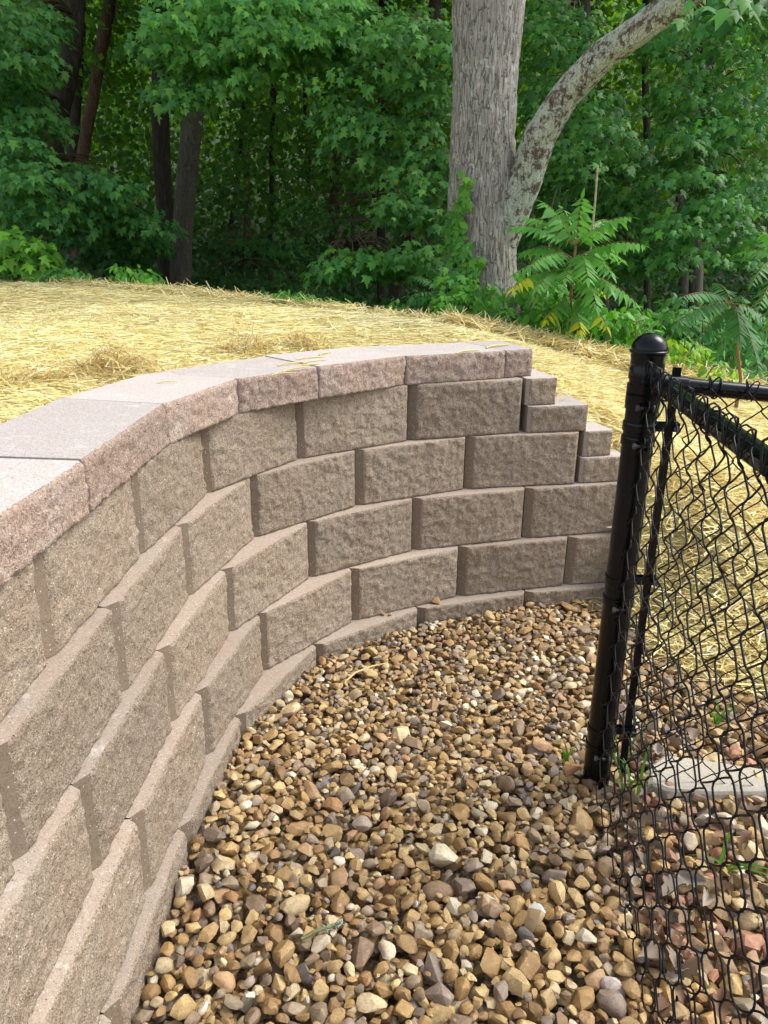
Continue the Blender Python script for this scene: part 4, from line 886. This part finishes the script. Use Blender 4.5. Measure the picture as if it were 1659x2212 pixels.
tree('maple_tree', 'layered maple whose boughs hang against the left of the big trunk', [(845, 650), (868, 560), (888, 500), (905, 400), (925, 250), (940, 60)], 8.6, .07, .05, D_,
     [(890, 100, 80, 90, 26, 6.3, 8.0), (870, 230, 80, 60, 16, 6.4, 8.0), (790, 110, 60, 60, 9, 6.6, 8.0), (750, 200, 45, 50, 7, 6.6, 7.8), (760, 290, 35, 25, 4, 6.6, 7.6), (920, 330, 60, 60, 12, 6.2, 7.6), (900, 440, 70, 50, 14, 6.3, 7.6), (930, 520, 50, 40, 9, 6.2, 7.4), (830, 350, 60, 30, 6, 7.0, 8.2)], tint=(1.2, 1.22, 1.25), seed=7, Rc=.22)
tree('maple_tree', 'drooping maple behind the lichened limb with hanging leaf curtains', [(1300, 690), (1290, 500), (1270, 320), (1260, 120), (1255, -30)], 8.8, .10, .08, D_,
     [(1200, 60, 90, 70, 18, 6.4, 8.0), (1170, 190, 60, 60, 9, 6.5, 7.6), (1240, 300, 70, 70, 15, 6.0, 7.4), (1300, 220, 70, 60, 13, 6.0, 7.4), (1190, 380, 50, 50, 8, 6.2, 7.4), (1330, 350, 70, 60, 14, 6.0, 7.4), (1260, 420, 80, 40, 10, 6.4, 7.6), (1370, 450, 60, 50, 10, 6.2, 7.6), (1160, 470, 40, 60, 8, 6.4, 7.6), (1330, 540, 70, 50, 10, 6.4, 7.6)], tint=(.9, 1.0, .95), seed=8, Rc=.22, leaf=.064)
tree('maple_tree', 'tall maple at the right edge with long hanging sprays', [(1500, 700), (1508, 500), (1515, 300), (1528, 180), (1540, 20)], 9.5, .085, .07, PL,
     [(1450, 60, 90, 80, 18, 6.4, 8.4), (1590, 110, 90, 90, 20, 6.2, 8.2), (1480, 200, 70, 60, 12, 6.2, 7.8), (1590, 240, 80, 60, 14, 6.0, 7.6), (1480, 330, 60, 70, 13, 5.8, 7.0), (1530, 430, 70, 50, 13, 5.6, 6.8), (1480, 480, 50, 60, 10, 5.6, 6.8), (1620, 380, 60, 60, 10, 5.8, 7.2), (1600, 500, 60, 50, 10, 5.6, 7.0), (1420, 560, 50, 40, 7, 5.9, 7.0)], tint=(.86, 1.0, .98), seed=9, Rc=.20, leaf=.062)
tree('forest_tree', 'thin straight dark trunk in the middle of the wood', [(582, 640), (582, 560), (586, 400), (590, 250), (594, 60)], 14.0, .05, .04, D_, [(600, 230, 90, 60, 10, 13, 16), (560, 330, 60, 40, 6, 13, 16)], seed=10, Rc=.4, tint=(1.1, 1.15, .75))
tree('forest_tree', 'reddish straight trunk half hidden by the bright boughs', [(722, 660), (720, 450), (722, 340), (730, 200), (738, 60)], 13.0, .085, .07, RD, [(690, 330, 60, 50, 7, 12, 14)], seed=11, Rc=.4)
tree('forest_tree', 'pale slender trunk near the reddish one', [(764, 660), (763, 450), (764, 330), (762, 200), (770, 40)], 14.5, .06, .05, PL, [(790, 380, 60, 40, 7, 13, 15)], seed=12, Rc=.4, tint=(.9, 1, .9))
tree('forest_tree', 'dark trunk rising behind the umbrella sapling', [(824, 660), (822, 480), (822, 300), (826, 150), (830, -10)], 12.5, .075, .06, D_, [(700, 460, 70, 40, 8, 11, 13), (640, 520, 60, 30, 6, 11, 13)], seed=13, Rc=.38, tint=(.85, .95, .9))
tree('forest_tree', 'pale trunk far back in the wood on the left', [(540, 650), (538, 450), (532, 300), (525, 130), (520, -20)], 19.0, .10, .08, PL, [(500, 330, 90, 60, 9, 17, 20)], seed=14, Rc=.5, tint=(1.1, 1.1, .7))
tree('forest_tree', 'leaning thin trunk with mossy bark behind the paired trunks', [(470, 650), (500, 480), (520, 330), (530, 200), (534, 40)], 16.0, .05, .04, D_, [(450, 420, 70, 50, 9, 14, 17)], seed=15, Rc=.45)
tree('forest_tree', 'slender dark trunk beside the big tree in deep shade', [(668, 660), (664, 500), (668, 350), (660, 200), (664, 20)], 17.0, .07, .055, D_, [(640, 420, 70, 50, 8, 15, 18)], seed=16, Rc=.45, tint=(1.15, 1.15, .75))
tree('forest_tree', 'pale curved trunk deep in the wood behind the right-hand sprays', [(1480, 620), (1470, 420), (1478, 300), (1492, 200), (1478, 60)], 12.5, .075, .06, PL, [(1420, 130, 80, 80, 10, 11, 14), (1580, 330, 80, 80, 9, 11, 14)], seed=17, Rc=.4, tint=(.95, 1.05, .85))
tree('forest_tree', 'dark slim trunk behind the drooping maple on the right', [(1400, 650), (1395, 450), (1400, 300), (1392, 120), (1396, -20)], 11.5, .05, .04, D_, [(1350, 480, 80, 70, 9, 9.5, 12)], seed=18, Rc=.38, tint=(.8, .95, .9))
tree('sapling', 'slim understory sapling below the left-hand maple', [(240, 640), (243, 560), (246, 500), (250, 450)], 8.8, .02, .012, D_, [(280, 520, 70, 35, 11, 8, 9.2), (200, 520, 60, 40, 9, 8, 9.2), (250, 575, 70, 25, 8, 8.2, 9.2)], seed=19, canopy=0, Rc=.22, leaf=.085, top=1.6, tint=(.7, .82, .9))
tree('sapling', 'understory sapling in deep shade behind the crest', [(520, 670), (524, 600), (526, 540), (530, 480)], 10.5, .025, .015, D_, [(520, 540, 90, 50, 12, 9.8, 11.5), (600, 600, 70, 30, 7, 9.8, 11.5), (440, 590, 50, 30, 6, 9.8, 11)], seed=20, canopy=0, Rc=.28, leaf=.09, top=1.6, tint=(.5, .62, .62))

# far woodland: a mass of leaves on the rising ground that closes the view
cr = Crown(); r = np.random.default_rng(5)
n = 150000; y = r.uniform(11.5, 32, n) ** 1.0; pxs = np.where(r.random(n) < .68, r.uniform(-300, 1960, n), r.uniform(-1500, 3160, n)); pys = r.uniform(-220, 690, n)
u_ = (pxs - 829.5) / FPX; v_ = (pys - 1106) / FPX; cR, sR = math.cos(ROLL), math.sin(ROLL); u_, v_ = cR * u_ - sR * v_, sR * u_ + cR * v_
dr = np.stack([u_, math.cos(PITCH) - v_ * math.sin(PITCH), -(math.sin(PITCH) + v_ * math.cos(PITCH))], 1); pos = CAM + dr * (y / dr[:, 1])[:, None]
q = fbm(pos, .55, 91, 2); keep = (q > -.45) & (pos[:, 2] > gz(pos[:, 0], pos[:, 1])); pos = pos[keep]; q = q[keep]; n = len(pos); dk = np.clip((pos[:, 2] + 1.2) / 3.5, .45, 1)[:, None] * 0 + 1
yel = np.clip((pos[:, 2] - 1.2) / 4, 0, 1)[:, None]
col = GR[r.integers(4, size=n)] * r.uniform(.7, 1.3, (n, 1)) * ((1 - yel) * np.array([.42, .50, .44]) + yel * np.array([1.9, 1.6, .65]))  # woodland shade put into the leaf colour: low leaves darker, high ones brighter yellow
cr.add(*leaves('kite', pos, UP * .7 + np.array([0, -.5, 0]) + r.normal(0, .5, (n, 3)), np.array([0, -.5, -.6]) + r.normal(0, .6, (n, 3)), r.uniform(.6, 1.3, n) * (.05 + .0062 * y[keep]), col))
for k in range(800):                                   # crowns over the far slope, above the frame too
    c = np.array([r.uniform(-34, 34), r.uniform(11, 36), 0]); c[2] = gz(c[0], c[1])[0] + r.uniform(3.8, 11)
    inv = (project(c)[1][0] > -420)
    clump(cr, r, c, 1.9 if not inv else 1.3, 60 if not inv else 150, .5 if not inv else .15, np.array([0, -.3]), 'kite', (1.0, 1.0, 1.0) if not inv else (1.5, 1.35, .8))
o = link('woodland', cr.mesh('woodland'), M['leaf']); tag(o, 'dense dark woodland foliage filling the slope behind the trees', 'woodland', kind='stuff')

# ------------------------------------------------------------------ shrubs and ground plants
def shrub(name, label, cat, ells, leaf, tint, shape='oval', Rc=.12, nl=16, seed=0, base=None, stems=5, droop=.3):
    r = np.random.default_rng(300 + seed); pts = np.concatenate([px_clumps(r, e) for e in ells]); b = pts.mean(0); b[2] = gz(b[0], b[1])[0]
    root = empty(name, b, label, cat); cr = Crown(); bw = MB()
    for i, c in enumerate(pts):
        c[2] = max(c[2], gz(c[0], c[1])[0] + .04); clump(cr, r, c, Rc * r.uniform(.7, 1.3), nl, leaf, np.array([0, -.7]), shape, tint, .8, droop)
        if i % max(1, len(pts) // (stems * 3)) == 0:
            g = np.array([c[0] * .6 + b[0] * .4, c[1] * .6 + b[1] * .4, 0]); g[2] = gz(g[0], g[1])[0] - .03; bw.tube([g, (g + c) / 2 + r.normal(0, .02, 3), c], [.006, .005, .002], 5)
    child('foliage', cr.mesh('foliage'), M['leaf'], root); child('stems', bw.mesh('stems', True, 80), M['twig'], root); return root
shrub('shrub', 'light yellow-green shrub at the left end of the straw crest', 'shrub', [(35, 548, 65, 40, 30, 6.5, 7.1), (8, 512, 35, 26, 12, 6.5, 7.1), (95, 582, 45, 16, 10, 6.5, 7.0)], .09, (1.9, 1.7, 1.0), 'maple', .16, 14, 1)
shrub('shrub', 'low blue-green shrub trailing beside the yellow-green one', 'shrub', [(128, 592, 48, 14, 18, 6.3, 6.7)], .06, (1.2, 1.3, 1.2), 'oval', .1, 16, 2)
shrub('shrub', 'small bright green seedling shrub poking above the straw crest', 'shrub', [(282, 588, 32, 20, 12, 6.0, 6.4), (322, 606, 16, 7, 4, 6.0, 6.3)], .075, (1.5, 1.6, 1.0), 'oval', .09, 12, 3)
shrub('weed_patch', 'low bright green weeds spilling over the straw edge', 'weeds', [(640, 652, 62, 12, 44, 4.85, 5.4), (700, 666, 30, 8, 14, 4.7, 5.1)], .055, (1.3, 1.5, 1.2), 'lance', .08, 22, 4, stems=6)
shrub('shrub', 'dark round-leaved shrub left of the tree foot', 'shrub', [(870, 675, 45, 18, 18, 5.0, 5.8), (920, 660, 35, 28, 16, 5.0, 5.7)], .06, (1.0, 1.15, 1.05), 'oval', .1, 14, 5)
shrub('shrub', 'leafy shrub growing up against the foot of the big tree', 'shrub', [(1015, 655, 60, 35, 34, 4.62, 4.9), (1065, 680, 40, 22, 18, 4.6, 4.85), (985, 620, 25, 40, 12, 4.72, 4.92), (1005, 690, 60, 14, 18, 4.6, 4.85)], .062, (1.25, 1.35, .9), 'maple', .085, 13, 6, stems=8)
shrub('shrub', 'dense bright green undergrowth beneath the tall feathery sapling', 'shrub', [(1210, 690, 90, 50, 60, 4.55, 5.2), (1330, 710, 70, 40, 38, 4.5, 5.2), (1170, 630, 50, 50, 20, 4.8, 5.4), (1240, 735, 100, 20, 30, 4.5, 4.9)], .062, (1.35, 1.5, .95), 'oval', .1, 16, 7, stems=10)
shrub('shrub', 'yellow-tinged bramble shrub behind the fence post', 'shrub', [(1475, 760, 38, 34, 22, 4.3, 4.8), (1540, 800, 40, 18, 10, 4.2, 4.7)], .05, (2.3, 1.75, .8), 'oval', .08, 14, 8)
shrub('shrub', 'dark green thicket behind the far fence rail', 'shrub', [(1560, 720, 120, 70, 60, 4.7, 5.6), (1440, 690, 70, 50, 30, 4.9, 5.6), (1620, 800, 60, 30, 16, 4.5, 5.0)], .065, (.9, 1.05, .95), 'oval', .13, 15, 9, stems=10)
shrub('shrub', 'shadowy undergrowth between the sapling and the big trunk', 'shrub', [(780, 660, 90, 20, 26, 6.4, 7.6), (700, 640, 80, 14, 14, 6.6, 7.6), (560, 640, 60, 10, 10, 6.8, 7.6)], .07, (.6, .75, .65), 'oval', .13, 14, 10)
# ivy on the trunk
r = np.random.default_rng(44); vr = empty('climbing_vine', (TB[0] - .15, TB[1] - .25, TB[2]), 'green vine climbing the left side of the big trunk', 'vine'); cr = Crown(); bw = MB(); path = []
for yy in np.linspace(700, 395, 60):
    xx = 992 + 12 * math.sin(yy * .035) + (8 if yy > 600 else 0); Yt = 5.15 - math.sqrt(max(.01, .225 ** 2 - ((xx - 1040) / FPX * 5.2) ** 2)) - .02; path.append(P(xx, yy, Yt))
    nlv = 11 if yy > 560 else (8 if yy > 480 else 4)
    for k in range(nlv):
        x2 = xx + r.normal(0, 13 if yy > 520 else 8); Y2 = 5.15 - math.sqrt(max(.004, .23 ** 2 - ((x2 - 1040) / FPX * 5.2) ** 2)) - r.uniform(.01, .07)
        p = P(x2, yy + r.normal(0, 5), Y2)[None]
        cr.add(*leaves('oval' if k % 2 else 'maple', p, np.array([[-.2, -1, .55]]) + r.normal(0, .4, (1, 3)), np.array([[0, -.2, -1.0]]) + r.normal(0, .5, (1, 3)), np.array([r.uniform(.04, .075)]), GR[[int(r.integers(4))]] * np.array([1.25, 1.35, .9]) * r.uniform(.8, 1.2)))
bw.tube(np.array(path), .006, 6); child('foliage', cr.mesh('foliage'), M['leaf'], vr); child('stem', bw.mesh('stem', True, 80), M['twig'], vr)

# feathery saplings with compound leaves: every frond is a part
def frond(root, p0, p1, arch, npair, ls, tint, seed, yellow=0.0, wid=1.0):
    r = np.random.default_rng(seed); m_ = (p0 + p1) / 2 + UP * arch; t = np.linspace(0, 1, 14)[:, None]; bz = (1 - t) ** 2 * p0 + 2 * t * (1 - t) * m_ + t ** 2 * p1
    cr = Crown(); tt = np.linspace(.2, 1, npair); C_ = np.stack([np.interp(tt, t[:, 0], bz[:, k]) for k in range(3)], 1); T_ = unit(np.gradient(C_, axis=0)); S_ = unit(np.cross(T_, UP)); N_ = np.cross(S_, T_)
    prof = np.interp(tt, [.2, .45, .8, 1], [.75, 1, .85, .45])
    for sg in (-1, 1):
        tip = S_ * sg * .9 * wid + T_ * .3 - UP * .6 + r.normal(0, .13, (npair, 3)); nrm = N_ * .9 + S_ * sg * .38 + r.normal(0, .1, (npair, 3))
        col = np.array([.062, .175, .045]) * np.array(tint) * r.uniform(.85, 1.15, (npair, 1))
        if yellow: k = (tt > 1 - yellow)[:, None]; col = np.where(k, np.array([.50, .54, .03]) * r.uniform(.7, 1.1, (npair, 1)), col)
        cr.add(*leaves('lance', C_, nrm, tip, ls * prof * r.uniform(.85, 1.12, npair), col, .3))
    cr.add(*leaves('lance', C_[-1:], N_[-1:], T_[-1:] - UP * .3, np.array([ls * .6]), col[-1:], .2))
    f = child('frond', cr.mesh('frond'), M['leaf'], root); mb = MB(); mb.tube(bz, np.linspace(.0026, .0009, 14), 5); me = mb.mesh('leaf_stalk', True, 80); me.transform(Matrix.Translation(-Vector(root.location))); link('leaf_stalk', me, M['stem'], f); return f
def feathery(label, stem, Y, rad_, fr, tint, ls, seed, name='feathery_sapling', depth=.35, stalk_m=None, arch=.10, group=None):
    pts = np.array([P(x, y, Y) for x, y in stem]); g = gz(pts[0][0], pts[0][1])[0]; pts = np.concatenate([[[pts[0][0], pts[0][1], min(g - .03, pts[0][2] - .02)]], pts]); root = empty(name, pts[0], label, 'sapling', group)
    mb = MB(); mb.tube(pts, np.linspace(rad_, rad_ * .5, len(pts)), 8); child('stem', mb.mesh('stem', True, 80), stalk_m or M['stem'], root); r = np.random.default_rng(seed)
    for i, f in enumerate(fr):
        (x0, y0), (x1, y1) = f[0], f[1]; yel = f[2] if len(f) > 2 else 0
        dY = f[3] if len(f) > 3 else r.uniform(-depth, depth * .5); p0 = P(x0, y0, Y); p1 = P(x1, y1, Y + dY); L = np.linalg.norm(p1 - p0)
        frond(root, p0, p1, arch * L / .45 * r.uniform(.8, 1.3), max(8, int(L / .029)), ls, tint, seed * 50 + i, yel)
    return root
C1, C2, C3 = (1243, 532), (1240, 560), (1236, 590)
feathery('tall tree-of-heaven sapling with feathery fronds and a few yellow leaflets', [(1230, 745), (1232, 690), (1234, 620), (1240, 560), (1245, 520)], 4.55, .012,
    [(C1, (1257, 430), 0, -.05), (C1, (1176, 438)), (C1, (1104, 490)), (C1, (1360, 468)), (C2, (1388, 528)), (C2, (1322, 590)), (C2, (1112, 590)), (C2, (1125, 545), 0, .2), (C3, (1372, 652)), (C3, (1108, 622), .25), (C3, (1222, 600), 0, -.4), ((1234, 640), (1312, 705), .2), ((1234, 650), (1180, 690), .25), ((1236, 620), (1300, 630), .3), (C3, (1300, 560), 0, .3), (C1, (1300, 505), 0, -.35), ((1233, 660), (1255, 712), .25, -.3), (C1, (1140, 470), 0, .25), (C1, (1320, 480), 0, .3), (C2, (1345, 560), 0, .25), (C2, (1150, 570), 0, -.3), (C3, (1160, 620), 0, -.35), (C3, (1320, 625), 0, -.3), (C3, (1290, 660), 0, -.4), (C2, (1270, 600), 0, -.45), (C1, (1215, 450), 0, .2)], (2.0, 1.9, 1.5), .118, 1)
feathery('short feathery seedling with drooping fronds next to the post', [(1372, 760), (1373, 720), (1374, 697)], 4.4, .006, [((1374, 697), (1432, 704)), ((1374, 697), (1340, 690)), ((1374, 700), (1405, 725), 0, -.2), ((1374, 698), (1395, 682), 0, .1)], (1.3, 1.45, 1.0), .06, 2)
RC_ = (1582, 656)
feathery('dark sumac with a star of long drooping fronds behind the far rail', [(1600, 820), (1592, 740), (1582, 656)], 4.0, .011,
    [(RC_, (1477, 640)), (RC_, (1490, 676)), (RC_, (1462, 700)), (RC_, (1500, 742)), (RC_, (1552, 768)), (RC_, (1640, 800), 0, -.45), (RC_, (1600, 740), 0, -.4), (RC_, (1545, 612), 0, .3), (RC_, (1660, 690)), ((1590, 650), (1604, 646), 0, -.2)], (.80, .95, 1.1), .085, 3, name='sumac', arch=.07)
feathery('sumac at the right edge whose paler fronds reach out over the dark one', [(1705, 760), (1700, 650), (1690, 560)], 3.9, .011,
    [((1690, 560), (1600, 545)), ((1692, 575), (1625, 610), 0, -.3), ((1694, 590), (1640, 660), 0, -.35), ((1690, 560), (1650, 500)), ((1694, 600), (1655, 720), 0, -.3), ((1690, 560), (1760, 540))], (1.0, 1.15, .95), .08, 4, name='sumac')
feathery('dark feathery seedling half hidden left of the big trunk', [(985, 690), (975, 665), (966, 640)], 5.7, .007, [((966, 640), (888, 596)), ((966, 642), (897, 636)), ((966, 640), (930, 580)), ((966, 640), (1010, 600))], (.75, .95, .95), .085, 5)
feathery('low ferny seedling in the undergrowth beside the big trunk', [(1150, 740), (1152, 690), (1155, 650)], 5.0, .007, [((1155, 650), (1120, 610)), ((1155, 650), (1190, 600)), ((1155, 660), (1110, 660)), ((1155, 655), (1200, 650)), ((1155, 650), (1160, 590), 0, .2)], (.95, 1.15, .95), .075, 6)
# bare canes, fallen branch, soil mound
def cane(label, px, Y, r0, name='bare_cane', m=None, Y2=None):
    pts = np.array([P(x, y, Y + ((Y2 or Y) - Y) * i / (len(px) - 1)) for i, (x, y) in enumerate(px)]); mb = MB(); mb.tube(pts - pts[0], np.linspace(r0, r0 * .6, len(pts)), 7); o = link(name, mb.mesh(name, True, 80), m or M['cane']); o.location = pts[0]; return tag(o, label, 'stem' if name == 'bare_cane' else 'branch')
cane('tall bleached cane standing bare above the tree-of-heaven sapling', [(1262, 760), (1268, 640), (1277, 520), (1285, 440), (1291, 357)], 4.62, .0085)
cane('thin grey cane left of the tree-of-heaven stem', [(1172, 750), (1178, 680), (1184, 560), (1187, 510)], 4.75, .006)
cane('crooked forked dead twig behind the tree-of-heaven top', [(1190, 560), (1186, 470), (1192, 445), (1203, 408)], 4.9, .005, m=M['twig'])
cane('slanting pale cane low in the undergrowth', [(1128, 715), (1160, 640), (1172, 600)], 4.6, .006)
cane('thin dead bramble twig beside the fence post', [(1452, 800), (1500, 745), (1540, 700)], 4.3, .004, m=M['cane'])
cane('pale fallen branch on the straw crest under the yellow-green shrub', [(-30, 570), (15, 588), (60, 600)], 7.3, .02, 'fallen_branch', M['cane'])
mb = MB(); n_ = 18; VS = [(0, 0, .075)]; FS = []
for k in range(1, 5):
    for j in range(n_):
        a = 6.283 * j / n_; rr_ = k / 4; VS.append((rr_ * .19 * math.cos(a), rr_ * .11 * math.sin(a), .075 * (1 - rr_ ** 1.6) - .02 * (k == 4) + .012 * vn(np.array([[math.cos(a) * rr_ * 3, math.sin(a) * rr_ * 3, 0]]), 1.5, 4)[0]))
FS = [(0, 1 + j, 1 + (j + 1) % n_) for j in range(n_)] + [(1 + (k - 1) * n_ + j, 1 + k * n_ + j, 1 + k * n_ + (j + 1) % n_, 1 + (k - 1) * n_ + (j + 1) % n_) for k in range(1, 4) for j in range(n_)]
mb.add(VS, FS); o = link('soil_mound', mb.mesh('soil_mound', True, 80), M['soil']); p = P(872, 700, 4.75); o.location = (p[0], p[1], gz(p[0], p[1])[0]); tag(o, 'small mound of bare brown soil at the straw edge', 'soil')
